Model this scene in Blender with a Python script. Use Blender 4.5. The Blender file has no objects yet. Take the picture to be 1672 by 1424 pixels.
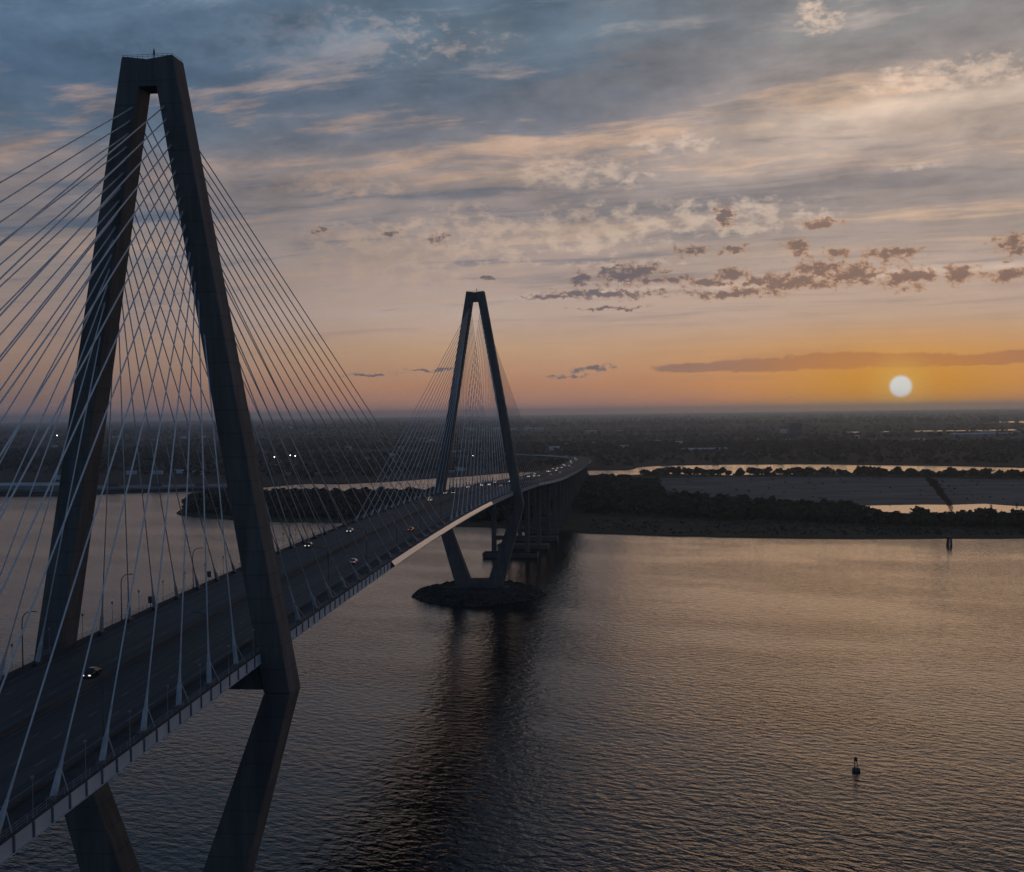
import bpy, bmesh, math, random
import numpy as np
from mathutils import Vector, Matrix
from mathutils.geometry import tessellate_polygon
sc = bpy.context.scene
C = sc.collection
R = math.radians
random.seed(4)
rng = np.random.default_rng(7)

# ------------------------------------------------------------------ camera
W, H, F = 1672.0, 1424.0, 1983.1721
CAM = np.array([94.9406, -232.2512, 104.6785])
yaw, pit, rol = -0.1061, -0.0195, -0.0141
fw = np.array([math.sin(yaw)*math.cos(pit), math.cos(yaw)*math.cos(pit), math.sin(pit)])
rt0 = np.array([math.cos(yaw), -math.sin(yaw), 0.0])
up0 = np.cross(rt0, fw)
rt = math.cos(rol)*rt0 + math.sin(rol)*up0
up = -math.sin(rol)*rt0 + math.cos(rol)*up0
cd = bpy.data.cameras.new('camera'); co = bpy.data.objects.new('camera', cd); C.objects.link(co)
cd.sensor_width = 36.0; cd.lens = 36.0*F/W; cd.clip_start = 0.5; cd.clip_end = 120000
M = Matrix.Identity(4)
for i in range(3):
    M[i][0], M[i][1], M[i][2], M[i][3] = rt[i], up[i], -fw[i], CAM[i]
co.matrix_world = M
sc.camera = co
sc.view_settings.view_transform = 'Standard'; sc.view_settings.look = 'None'
sc.view_settings.exposure = 0.0; sc.view_settings.gamma = 1.0
sc.cycles.max_bounces = 6; sc.cycles.diffuse_bounces = 2; sc.cycles.glossy_bounces = 3
sc.cycles.volume_bounces = 1; sc.cycles.transmission_bounces = 2; sc.cycles.caustics_reflective = False
sc.cycles.use_denoising = True

def ray(px, py):
    return fw + rt*((px-W/2)/F) - up*((py-H/2)/F)
def PX(px, py, z=0.0):                       # where the sight line of a photo pixel meets height z
    d = ray(px, py); return CAM + d*((z-CAM[2])/d[2])
def AE(px, py):
    d = ray(px, py); d = d/np.linalg.norm(d)
    return math.degrees(math.atan2(d[0], d[1])), math.degrees(math.asin(d[2]))
def lin(r, g, b):
    f = lambda c: (c/255/12.92 if c/255 <= .04045 else ((c/255+.055)/1.055)**2.4)
    return (f(r), f(g), f(b), 1.0)

# ------------------------------------------------------------------ world sky
SUN_AZ, SUN_EL = 11.69, 0.92
wd = bpy.data.worlds.new('World'); sc.world = wd; wd.use_nodes = True
nt = wd.node_tree; nt.nodes.clear()

class NB:                                     # little node builder
    def __init__(s, tree): s.t = tree; s.n = tree.nodes; s.l = tree.links
    def put(s, sock, v):
        if isinstance(v, bpy.types.NodeSocket): s.l.new(v, sock)
        else: sock.default_value = v
    def m(s, op, a, b=0.0, c=0.0, clamp=False):
        n = s.n.new('ShaderNodeMath'); n.operation = op; n.use_clamp = clamp
        s.put(n.inputs[0], a); s.put(n.inputs[1], b); s.put(n.inputs[2], c); return n.outputs[0]
    def v(s, op, a, b=(0, 0, 0), out=0):
        n = s.n.new('ShaderNodeVectorMath'); n.operation = op
        s.put(n.inputs[0], a)
        if op == 'SCALE': n.inputs['Scale'].default_value = 2.0
        else: s.put(n.inputs[1], b)
        return n.outputs['Value' if op in ('LENGTH', 'DOT_PRODUCT') else 'Vector']
    def comb(s, x, y, z=0.0):
        n = s.n.new('ShaderNodeCombineXYZ'); s.put(n.inputs[0], x); s.put(n.inputs[1], y); s.put(n.inputs[2], z); return n.outputs[0]
    def sep(s, vec):
        n = s.n.new('ShaderNodeSeparateXYZ'); s.l.new(vec, n.inputs[0]); return n.outputs
    def ss(s, lo, hi, x, a=0.0, b=1.0):       # smoothstep
        n = s.n.new('ShaderNodeMapRange'); n.interpolation_type = 'SMOOTHSTEP'
        if lo > hi: lo, hi, a, b = hi, lo, b, a
        s.put(n.inputs['Value'], x); n.inputs['From Min'].default_value = lo; n.inputs['From Max'].default_value = hi
        n.inputs['To Min'].default_value = a; n.inputs['To Max'].default_value = b; return n.outputs['Result']
    def noise(s, vec, scale, detail=4.0, rough=.55, dist=0.0):
        n = s.n.new('ShaderNodeTexNoise'); n.noise_dimensions = '3D'
        s.put(n.inputs['Vector'], vec); n.inputs['Scale'].default_value = scale; n.inputs['Detail'].default_value = detail
        n.inputs['Roughness'].default_value = rough; n.inputs['Distortion'].default_value = dist; return n.outputs[0]
    def mix(s, f, a, b, mode='MIX'):
        n = s.n.new('ShaderNodeMix'); n.data_type = 'RGBA'; n.blend_type = mode
        s.put(n.inputs[0], f); s.put(n.inputs[6], a); s.put(n.inputs[7], b); return n.outputs[2]
    def ramp(s, x, stops):
        n = s.n.new('ShaderNodeValToRGB'); e = n.color_ramp.elements
        while len(e) < len(stops): e.new(0.5)
        for k, (p, c) in enumerate(stops): e[k].position = p; e[k].color = c
        s.put(n.inputs[0], x); return n.outputs[0]

b = NB(nt)
tc = nt.nodes.new('ShaderNodeTexCoord')
D = b.v('NORMALIZE', tc.outputs['Generated'])
dx, dy, dz = b.sep(D)
az = b.m('MULTIPLY', b.m('ARCTAN2', dx, dy), 57.29578)
el = b.m('MULTIPLY', b.m('ARCSINE', dz), 57.29578)
AEv = b.comb(az, el)
ef = b.m('MULTIPLY', el, 1/20.0)
def col(stops): return b.ramp(ef, [(max(e/20.0, 0), lin(*c)) for e, c in stops])
left = col([(0, (110, 90, 92)), (1.2, (126, 98, 89)), (3, (144, 114, 98)), (4.6, (142, 117, 106)), (6.5, (128, 112, 107)),
            (9, (116, 106, 108)), (10.8, (118, 106, 107)), (12.4, (80, 92, 108)), (15, (64, 81, 103)), (17.2, (72, 91, 114)), (20, (66, 86, 111))])
mid = col([(0, (156, 112, 102)), (1.2, (170, 119, 92)), (3, (179, 139, 109)), (4.6, (176, 148, 132)), (6.5, (160, 136, 126)),
           (9, (136, 121, 119)), (11, (136, 121, 118)), (12.6, (108, 105, 112)), (14.5, (82, 91, 106)), (17, (80, 94, 110)), (20, (72, 88, 108))])
right = col([(0, (186, 116, 78)), (1.2, (192, 126, 76)), (2.6, (186, 134, 92)), (4.2, (178, 148, 126)), (6.2, (172, 147, 133)),
             (8.2, (146, 129, 123)), (10, (140, 126, 123)), (12.4, (172, 149, 137)), (14.2, (142, 127, 122)), (16, (118, 114, 116)), (20, (104, 105, 112))])
base = b.mix(b.ss(-27, -8, az), left, mid)
base = b.mix(b.ss(-5, 10, az), base, right)
# high streaks on a cloud plane, drawn out along one wind direction
iz = b.m('DIVIDE', 1.0, b.m('ADD', b.m('MAXIMUM', dz, 0.0), 0.05))
qx, qy = b.m('MULTIPLY', dx, iz), b.m('MULTIPLY', dy, iz)
ca, sa = 0.972, -0.235
u = b.m('ADD', b.m('MULTIPLY', qx, ca), b.m('MULTIPLY', qy, sa))
v = b.m('SUBTRACT', b.m('MULTIPLY', qy, ca), b.m('MULTIPLY', qx, sa))
warp = b.noise(b.comb(u, v), 1.1, 2.0)
v2 = b.m('ADD', v, b.m('MULTIPLY', b.m('SUBTRACT', warp, .5), .45))
s1 = b.noise(b.comb(b.m('MULTIPLY', u, .45), b.m('MULTIPLY', v2, 1.9)), 1.0, 6.0, .58)
s2 = b.noise(b.comb(b.m('MULTIPLY', u, 1.6), b.m('MULTIPLY', v2, 5.2), 3.0), 1.0, 6.0, .62)
st = b.m('ADD', b.m('MULTIPLY', s1, .66), b.m('MULTIPLY', s2, .34))
nf = b.noise(b.comb(b.m('MULTIPLY', u, 2.6), b.m('MULTIPLY', v2, 4.6), 5.0), 1.0, 8.0, .62, .0)
st = b.m('ADD', st, b.m('MULTIPLY', b.m('SUBTRACT', nf, .5), b.ss(4, 16, el, .25, .55)))
hiw = b.ss(.50, .66, st); low = b.ss(.50, .34, st)
elk = b.ss(2.0, 8.0, el)
hicol = b.mix(b.ss(13, 18, el), b.mix(b.ss(-25, 12, az), lin(154, 124, 110), lin(194, 158, 134)), b.mix(b.ss(-25, 12, az), lin(96, 112, 132), lin(150, 140, 138)))
locol = b.mix(b.ss(-25, 14, az), lin(64, 80, 100), lin(116, 109, 110))
sky = b.mix(b.m('MULTIPLY', b.m('MULTIPLY', hiw, elk), .78), base, hicol)
sky = b.mix(b.m('MULTIPLY', b.m('MULTIPLY', low, elk), .75), sky, locol)
# thin low bars near the horizon
n3 = b.noise(b.comb(b.m('MULTIPLY', az, .09), b.m('MULTIPLY', el, 1.3), 9.0), 1.0, 4.0, .5)
sky = b.mix(b.m('MULTIPLY', b.m('MULTIPLY', b.ss(.55, .70, n3), b.ss(7.5, 4.5, el)), .22), sky, lin(128, 104, 102))
# bright fleecy puffs
wn = nt.nodes.new('ShaderNodeTexNoise'); nt.links.new(b.v('MULTIPLY', AEv, (.8, 1.3, 1)), wn.inputs['Vector'])
wn.inputs['Scale'].default_value = 1.0; wn.inputs['Detail'].default_value = 6.0; wn.inputs['Roughness'].default_value = .65
wv = b.v('MULTIPLY', b.v('ADD', AEv, b.v('MULTIPLY', b.v('SUBTRACT', wn.outputs['Color'], (.5, .5, .5)), (2.0, .9, 0))), (1, 1, 0))
def blobs(lst, warp_=False):
    cur = None; P_ = wv if warp_ else AEv
    for (px, py, w, h) in lst:
        a, e = AE(px, py); k = math.degrees(1/F)
        t = b.v('LENGTH', b.v('MULTIPLY', b.v('SUBTRACT', P_, (a, e, 0)), (1/(w*k), 1/(h*k), 0)))
        cur = t if cur is None else b.m('MINIMUM', cur, t)
    return b.m('SUBTRACT', 1.0, cur)
np1 = b.noise(b.comb(b.m('MULTIPLY', az, 1.1), b.m('MULTIPLY', el, 1.9), 1.0), 1.0, 8.0, .60, .0)
puff = blobs([(760, 390, 190, 60), (1180, 352, 200, 40), (980, 375, 160, 50), (940, 285, 140, 34), (1340, 25, 46, 34), (1100, 235, 90, 20), (650, 440, 150, 45), (1500, 270, 60, 9), (1000, 430, 150, 9), (420, 60, 420, 60), (1560, 120, 190, 30), (560, 300, 130, 24), (620, 395, 150, 40)])
pm = b.ss(-.05, .70, b.m('ADD', b.m('MULTIPLY', b.m('MINIMUM', puff, .7), .65), b.m('MULTIPLY', b.m('SUBTRACT', np1, .52), 3.2)))
pm = b.m('MULTIPLY', pm, b.ss(-.15, .25, puff))
sky = b.mix(b.m('MULTIPLY', pm, .62), sky, b.mix(b.ss(-22, 8, az), b.mix(b.ss(10, 15, el), lin(158, 128, 114), lin(74, 92, 114)), lin(200, 172, 154)))
# bright silver lines: above the row of small clouds and across the right
ln = b.m('ADD', el, b.m('MULTIPLY', b.m('SUBTRACT', b.noise(AEv, .35, 3.0), .5), .5))
l1 = b.m('MULTIPLY', b.ss(.75, 0.0, b.m('ABSOLUTE', b.m('SUBTRACT', ln, b.m('ADD', 12.55, b.m('MULTIPLY', az, .05))))), b.ss(1, 12, az))
l2 = b.m('MULTIPLY', b.ss(.28, 0.0, b.m('ABSOLUTE', b.m('SUBTRACT', ln, b.m('ADD', 5.55, b.m('MULTIPLY', az, .035))))), b.ss(-12, 2, az))
l2 = b.m('MULTIPLY', l2, b.ss(.35, .6, b.noise(b.comb(b.m('MULTIPLY', az, .3), 4.0), 1.0, 2.0)))
sky = b.mix(b.m('MULTIPLY', b.m('MAXIMUM', l1, l2), .55), sky, lin(204, 178, 160))
# sun glow
sd = (math.sin(R(SUN_AZ))*math.cos(R(SUN_EL)), math.cos(R(SUN_AZ))*math.cos(R(SUN_EL)), math.sin(R(SUN_EL)))
ang = b.m('MULTIPLY', b.m('ARCCOSINE', b.m('MINIMUM', b.v('DOT_PRODUCT', D, sd), 1.0)), 57.29578)
gd = b.v('LENGTH', b.v('MULTIPLY', b.v('SUBTRACT', AEv, (SUN_AZ, SUN_EL-.1, 0)), (1/7.5, 1/2.7, 0)))
glow = b.m('POWER', 2.718, b.m('MULTIPLY', b.m('MULTIPLY', gd, gd), -1.6))
sky = b.mix(b.m('MULTIPLY', glow, .75), sky, lin(190, 134, 52))
# small dark clouds
row = [(1025, 447, 70, 22), (1080, 456, 60, 9), (1150, 462, 60, 8), (1290, 462, 90, 16), (945, 455, 24, 14), (985, 481, 120, 10), (900, 485, 56, 6), (1205, 479, 96, 10), (1195, 448, 40, 14), (1250, 459, 46, 14),
       (1335, 440, 44, 20), (1400, 447, 66, 20), (1485, 453, 50, 22), (1305, 405, 24, 18), (1452, 412, 66, 11), (1368, 411, 22, 9), (1124, 411, 30, 10),
       (1565, 448, 30, 18), (1650, 447, 46, 11), (1652, 400, 30, 20), (1182, 355, 18, 24), (1340, 363, 36, 9), (718, 391, 16, 14), (632, 383, 24, 7), (525, 376, 22, 8),
       (968, 600, 46, 8), (925, 613, 46, 4), (1200, 406, 28, 9), (790, 454, 10, 5), (1000, 504, 70, 3), (600, 612, 60, 4), (700, 604, 50, 3)]
nd = b.noise(b.comb(b.m('MULTIPLY', az, 2.2), b.m('MULTIPLY', el, 3.0), 5.0), 1.0, 7.0, .70)
rv = b.m('ADD', blobs(row, True), b.m('MULTIPLY', b.m('SUBTRACT', nd, .50), 3.8))
rm = b.ss(-.08, .58, rv)
bar = [(1130, 601, 74, 9), (1250, 596, 120, 13), (1370, 589, 120, 16), (1480, 588, 110, 13), (1590, 588, 110, 10), (1690, 580, 90, 12), (1850, 574, 160, 15)]
bm_ = b.ss(.02, .30, b.m('ADD', blobs(bar), b.m('MULTIPLY', b.m('SUBTRACT', nd, .5), .9)))
near = b.ss(12, 2, ang)
sky = b.mix(b.m('MULTIPLY', rm, .92), sky, b.mix(b.ss(.15, .75, rv), b.mix(b.ss(16, 5, ang), lin(154, 122, 106), lin(168, 122, 90)), b.mix(b.ss(16, 5, ang), lin(92, 85, 91), lin(112, 89, 81))))
sky = b.mix(b.m('MULTIPLY', bm_, .80), sky, b.mix(b.ss(10, 2.5, ang), lin(130, 100, 90), lin(160, 104, 70)))
gain = b.ramp(ef, [(0, (.54, .60, .63, 1)), (.10, (.54, .61, .65, 1)), (.21, (.52, .59, .66, 1)), (.4, (.57, .63, .64, 1)), (.6, (.61, .66, .665, 1)), (.78, (.70, .73, .71, 1)), (1, (.74, .75, .70, 1))])
sky = b.mix(1.0, sky, b.v('SCALE', gain), 'MULTIPLY')
mot = b.noise(b.comb(b.m('MULTIPLY', az, .16), b.m('MULTIPLY', b.m('SUBTRACT', el, b.m('MULTIPLY', az, .06)), .42), 2.0), 1.0, 7.0, .56)
mot2 = b.noise(b.comb(b.m('MULTIPLY', az, .55), b.m('MULTIPLY', el, 1.1), 8.0), 1.0, 6.0, .6)
mf = b.m('ADD', b.m('MULTIPLY', b.m('SUBTRACT', mot, .5), 1.5), b.m('MULTIPLY', b.m('SUBTRACT', mot2, .5), .7))
mf = b.m('ADD', 1.0, b.m('MULTIPLY', mf, b.ss(5, 12, el, .15, .85)))
sky = b.mix(1.0, sky, b.comb(mf, b.m('ADD', b.m('MULTIPLY', mf, .90), .10), b.m('ADD', b.m('MULTIPLY', mf, .82), .18)), 'MULTIPLY')
tg = b.v('LENGTH', b.v('MULTIPLY', b.v('SUBTRACT', AEv, (SUN_AZ, SUN_EL-.25, 0)), (1/5.0, 1/1.5, 0)))
sky = b.mix(b.m('MULTIPLY', b.m('POWER', 2.718, b.m('MULTIPLY', b.m('MULTIPLY', tg, tg), -1.5)), .72), sky, lin(196, 134, 24))
# dusk half of the sky behind the viewer and overhead
back = b.ss(35, 110, b.m('ABSOLUTE', b.m('SUBTRACT', az, 4.0)))
dusk = b.mix(b.ss(0, 50, el), lin(102, 123, 150), lin(98, 128, 162))
dusk = b.mix(b.m('MULTIPLY', low, .5), dusk, lin(56, 70, 92))
sky = b.mix(back, sky, dusk)
sky = b.mix(b.ss(17.5, 27, el), sky, lin(48, 66, 90))
# Nishita sky adds its own faint natural gradient
nis = nt.nodes.new('ShaderNodeTexSky'); nis.sky_type = 'NISHITA'; nis.sun_disc = False
nis.sun_elevation = R(SUN_EL); nis.sun_rotation = R(SUN_AZ); nis.altitude = 100; nis.air_density = 1.2; nis.dust_density = 1.5
sky = b.mix(1.0, sky, b.mix(1.0, nis.outputs[0], (0.004, 0.004, 0.004, 1), 'MULTIPLY'), 'ADD')
# the disc of the low sun
sky = b.mix(b.m('MULTIPLY', b.ss(1.9, .3, ang), .55), sky, lin(216, 168, 84))
sky = b.mix(b.ss(.58, .36, ang), sky, lin(222, 220, 214))
bg = nt.nodes.new('ShaderNodeBackground'); nt.links.new(sky, bg.inputs[0]); bg.inputs[1].default_value = 1.0
wo = nt.nodes.new('ShaderNodeOutputWorld'); nt.links.new(bg.outputs[0], wo.inputs[0])
wd.cycles.sampling_method = 'MANUAL'; wd.cycles.sample_map_resolution = 1024

# ------------------------------------------------------------------ sun
sl = bpy.data.lights.new('sun', 'SUN'); sl.energy = 0.10; sl.angle = R(26.0); sl.color = (1.0, .58, .27)
so = bpy.data.objects.new('sun', sl); C.objects.link(so)
so.rotation_euler = Vector((-sd[0], -sd[1], -sd[2])).to_track_quat('-Z', 'Y').to_euler()

# ------------------------------------------------------------------ materials
def mat(name, color, rough=.7, metal=0.0, spec=.5):
    m = bpy.data.materials.new(name); m.use_nodes = True
    p = m.node_tree.nodes['Principled BSDF']
    p.inputs['Base Color'].default_value = (*color, 1); p.inputs['Roughness'].default_value = rough
    p.inputs['Metallic'].default_value = metal; p.inputs['Specular IOR Level'].default_value = spec
    return m, NB(m.node_tree), p
def geo_pos(nb):
    g = nb.n.new('ShaderNodeNewGeometry'); return g.outputs['Position']
def bump(nb, p, h, dist=1.0, strength=1.0):
    n = nb.n.new('ShaderNodeBump'); nb.put(n.inputs['Height'], h); n.inputs['Distance'].default_value = dist; n.inputs['Strength'].default_value = strength
    nb.l.new(n.outputs[0], p.inputs['Normal'])
def mottled(name, c1, c2, scale, rough=.8, stretch=(1, 1, 1), detail=6, bmp=0.0, spec=.4):
    m, nb, p = mat(name, c1, rough, 0, spec)
    pos = nb.v('MULTIPLY', geo_pos(nb), stretch)
    n = nb.noise(pos, scale, detail, .6)
    nb.l.new(nb.mix(nb.ss(.35, .65, n), (*c1, 1), (*c2, 1)), p.inputs['Base Color'])
    if bmp: bump(nb, p, n, bmp)
    return m
MT = {}
MT['concrete'] = mottled('tower_concrete', (.060, .058, .057), (.092, .086, .081), .12, .85, (1, 1, .35), 8, .05)
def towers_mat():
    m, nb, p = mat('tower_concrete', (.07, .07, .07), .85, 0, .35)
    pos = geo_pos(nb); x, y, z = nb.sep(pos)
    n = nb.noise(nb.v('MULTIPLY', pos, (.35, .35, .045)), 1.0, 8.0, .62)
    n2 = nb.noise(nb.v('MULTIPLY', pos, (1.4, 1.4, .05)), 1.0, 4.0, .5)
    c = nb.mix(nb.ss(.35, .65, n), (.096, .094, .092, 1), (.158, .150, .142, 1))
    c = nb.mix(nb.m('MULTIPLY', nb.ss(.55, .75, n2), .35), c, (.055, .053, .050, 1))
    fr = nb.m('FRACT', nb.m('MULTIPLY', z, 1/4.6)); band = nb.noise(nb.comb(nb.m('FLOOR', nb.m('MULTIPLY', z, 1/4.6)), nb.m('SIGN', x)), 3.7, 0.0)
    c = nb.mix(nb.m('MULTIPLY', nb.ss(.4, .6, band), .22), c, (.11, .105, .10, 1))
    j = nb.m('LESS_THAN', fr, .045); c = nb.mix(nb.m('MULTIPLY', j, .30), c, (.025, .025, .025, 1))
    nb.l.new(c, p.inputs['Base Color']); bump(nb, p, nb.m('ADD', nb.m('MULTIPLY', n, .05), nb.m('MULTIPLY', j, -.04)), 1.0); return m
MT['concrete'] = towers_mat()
MT['pier'] = mottled('pier_concrete', (.07, .07, .07), (.11, .105, .1), .1, .85, (1, 1, .3))
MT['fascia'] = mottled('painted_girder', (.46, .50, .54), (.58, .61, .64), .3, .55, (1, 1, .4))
MT['rib_shade'] = mottled('shaded_girder_rib', (.10, .115, .13), (.14, .15, .165), .8, .6)  # shade on the girder rib faces, put into a darker colour
MT['fairing'] = mottled('painted_fairing', (.78, .75, .72), (.84, .81, .78), .2, .30, (1, 1, 1), 6, 0.0, .8)
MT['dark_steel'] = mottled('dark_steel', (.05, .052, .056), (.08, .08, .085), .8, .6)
MT['asphalt'] = mottled('asphalt', (.052, .052, .054), (.086, .085, .084), .55, .75, (1, .012, .1), 6)
MT['walk'] = mottled('walkway_concrete', (.05, .05, .053), (.075, .072, .072), .4, .85)
MT['barrier'] = mottled('barrier_concrete', (.055, .055, .058), (.09, .088, .088), .3, .85, (1, .2, 1))
MT['line'] = mottled('lane_paint', (.12, .12, .125), (.30, .30, .30), .5, .7, (1, .3, 1))
MT['cable'] = mottled('cable_sheath', (.70, .74, .78), (.80, .82, .84), .5, .38)
MT['sleeve'] = mottled('anchor_paint', (.34, .38, .42), (.46, .49, .52), .7, .5)
MT['post'] = mottled('galvanised', (.22, .23, .25), (.30, .31, .32), 1.5, .5)
MT['rock'] = mottled('riprap', (.022, .021, .020), (.07, .066, .062), .7, .9, (1, 1, 1), 8, .8)
MT['quay'] = mottled('quay_concrete', (.12, .13, .135), (.2, .21, .22), .03, .8, (1, 1, 3))
MT['wallb'] = mottled('weathered_wall', (.16, .155, .15), (.28, .27, .26), .05, .8)
MT['roofb'] = mottled('pale_roof', (.42, .44, .46), (.58, .60, .62), .03, .6)
MT['darkwall'] = mottled('dark_wall', (.06, .06, .065), (.10, .1, .1), .1, .8)
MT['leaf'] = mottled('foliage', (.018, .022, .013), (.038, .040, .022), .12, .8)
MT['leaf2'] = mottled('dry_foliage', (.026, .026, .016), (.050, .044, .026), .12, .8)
MT['bark'] = mottled('bark', (.03, .026, .022), (.06, .05, .04), 1.0, .9)
MT['glassd'], _, _ = mat('car_glass', (.01, .012, .015), .05, 0, .9)
MT['tyre'], _, _ = mat('tyre', (.015, .015, .015), .8)
MT['rim'], _, _ = mat('rim', (.4, .4, .42), .3, .9)
def paint(name, c):
    m, nb, p = mat(name, c, .28, .0, .6); p.inputs['Coat Weight'].default_value = .6; p.inputs['Coat Roughness'].default_value = .08; return m
def glow_mat(name, c, s):
    m, nb, p = mat(name, (.8, .8, .8), .4); p.inputs['Emission Color'].default_value = (*c, 1); p.inputs['Emission Strength'].default_value = s; return m
MT['head'] = glow_mat('headlight_lit', (1, .92, .8), 1.4)
MT['headfar'] = glow_mat('distant_headlight_lit', (1, .95, .9), 2.2)
MT['tail'] = glow_mat('tail_light_lit', (1, .10, .04), .8)
MT['flood'] = glow_mat('flood_lamp_lit', (.95, 1, .97), 8)
MT['red'], _, _ = mat('beacon_red', (.35, .03, .02), .5)

# water
mw, nb, p = mat('river_water', (.004, .008, .012), .12, 0, .5)
p.inputs['IOR'].default_value = 1.333
pos = geo_pos(nb)
wx, wy, wz = nb.sep(pos)
cw, sw = math.cos(R(-24)), math.sin(R(-24))       # waves run along the wind
a1 = nb.m('ADD', nb.m('MULTIPLY', wx, cw), nb.m('MULTIPLY', wy, sw)); a2 = nb.m('SUBTRACT', nb.m('MULTIPLY', wy, cw), nb.m('MULTIPLY', wx, sw))
w1 = nb.noise(nb.comb(nb.m('MULTIPLY', a1, .25), nb.m('MULTIPLY', a2, .40)), 1.0, 3.0, .45, .3)
w2 = nb.noise(nb.comb(nb.m('MULTIPLY', a1, .9), nb.m('MULTIPLY', a2, 1.5), 7.0), 1.0, 2.0, .45)
gust = nb.ss(.38, .62, nb.noise(nb.comb(nb.m('MULTIPLY', a1, .006), nb.m('MULTIPLY', a2, .012)), 1.0, 3.0), .55, 1.1)
hgt = nb.m('MULTIPLY', nb.m('ADD', nb.m('MULTIPLY', w1, .50), nb.m('MULTIPLY', w2, .11)), gust)
bump(nb, p, hgt, 1.0)
MT['water'] = mw
mp, nb, p = mat('still_water', (.004, .007, .010), .2, 0, .5); p.inputs['IOR'].default_value = 1.333
MT['pond'] = mp
# land
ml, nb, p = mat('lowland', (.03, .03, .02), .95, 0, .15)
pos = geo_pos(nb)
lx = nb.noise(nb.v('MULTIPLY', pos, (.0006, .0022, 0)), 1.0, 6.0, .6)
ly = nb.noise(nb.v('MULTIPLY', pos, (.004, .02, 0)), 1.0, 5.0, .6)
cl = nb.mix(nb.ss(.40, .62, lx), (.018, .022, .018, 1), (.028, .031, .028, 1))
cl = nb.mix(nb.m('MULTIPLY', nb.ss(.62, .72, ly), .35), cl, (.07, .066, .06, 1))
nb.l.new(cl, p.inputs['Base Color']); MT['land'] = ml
MT['grass'] = mottled('marsh_grass', (.040, .042, .026), (.075, .070, .044), .03, .95, (1, 1, 1), 8, 0, .15)
MT['field'] = mottled('dry_mud_field', (.095, .093, .085), (.185, .176, .165), .018, .9, (.5, 1.6, 1), 7, 0, .2)
MT['mud'] = mottled('mud_bank', (.055, .05, .045), (.09, .082, .075), .06, .5)

# ------------------------------------------------------------------ mesh helpers
def tag(o, label=None, cat=None, group=None, kind=None):
    if label: o['label'] = label
    if cat: o['category'] = cat
    if group: o['group'] = group
    if kind: o['kind'] = kind
    return o
def empty(name, loc, rz=0.0):
    o = bpy.data.objects.new(name, None); C.objects.link(o); o.location = loc; o.rotation_euler = (0, 0, rz); o.empty_display_size = .5; return o
class MB:
    def __init__(s): s.v = []; s.f = []
    def add(s, verts, faces):
        k = len(s.v); s.v += [tuple(map(float, q)) for q in verts]; s.f += [tuple(i+k for i in f) for f in faces]
    def hexa(s, c):                            # 8 corners: 4 bottom ccw, 4 top ccw
        s.add(c, [(3, 2, 1, 0), (4, 5, 6, 7), (0, 1, 5, 4), (1, 2, 6, 5), (2, 3, 7, 6), (3, 0, 4, 7)])
    def box(s, x0, x1, y0, y1, z0, z1):
        s.hexa([(x0, y0, z0), (x1, y0, z0), (x1, y1, z0), (x0, y1, z0), (x0, y0, z1), (x1, y0, z1), (x1, y1, z1), (x0, y1, z1)])
    def tube(s, pts, rad, n=8, cap=True):
        pts = [Vector(map(float, q)) for q in pts]
        if not hasattr(rad, '__len__'): rad = [rad]*len(pts)
        k = len(s.v); t0 = (pts[1]-pts[0]).normalized()
        a = t0.orthogonal().normalized()
        for i, q in enumerate(pts):
            t = (pts[min(i+1, len(pts)-1)]-pts[max(i-1, 0)]).normalized()
            a = (a - t*a.dot(t)).normalized(); bb = t.cross(a)
            for j in range(n):
                an = 2*math.pi*j/n
                s.v.append(tuple(q + a*(rad[i]*math.cos(an)) + bb*(rad[i]*math.sin(an))))
        for i in range(len(pts)-1):
            for j in range(n):
                s.f.append((k+i*n+j, k+i*n+(j+1) % n, k+(i+1)*n+(j+1) % n, k+(i+1)*n+j))
        if cap:
            s.f.append(tuple(k+j for j in reversed(range(n)))); s.f.append(tuple(k+(len(pts)-1)*n+j for j in range(n)))
    def build(s, name, m, parent=None, origin=None, smooth=False):
        me = bpy.data.meshes.new(name)
        o0 = Vector(origin) if origin is not None else Vector((0, 0, 0))
        me.from_pydata([tuple(Vector(q)-o0) for q in s.v], [], s.f); me.materials.append(m); me.update()
        if smooth: me.polygons.foreach_set('use_smooth', [True]*len(me.polygons))
        o = bpy.data.objects.new(name, me); C.objects.link(o)
        if parent is not None: o.parent = parent
        elif origin is not None: o.location = origin
        return o
def bevel(o, w):
    md = o.modifiers.new('bevel', 'BEVEL'); md.width = w; md.segments = 1; md.limit_method = 'ANGLE'; return o
def np_mesh(name, verts, quads, m):
    me = bpy.data.meshes.new(name); nv, nq = len(verts), len(quads); k = quads.shape[1]
    me.vertices.add(nv); me.vertices.foreach_set('co', np.asarray(verts, np.float32).ravel())
    me.loops.add(nq*k); me.loops.foreach_set('vertex_index', np.asarray(quads, np.int32).ravel())
    me.polygons.add(nq); me.polygons.foreach_set('loop_start', np.arange(0, nq*k, k, dtype=np.int32))
    me.materials.append(m); me.update(calc_edges=True); me.validate(); return me
def copy_tree(o, parent=None):
    c = o.copy(); C.objects.link(c)
    if parent is not None: c.parent = parent
    for ch in list(o.children): copy_tree(ch, c)
    return c
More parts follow.
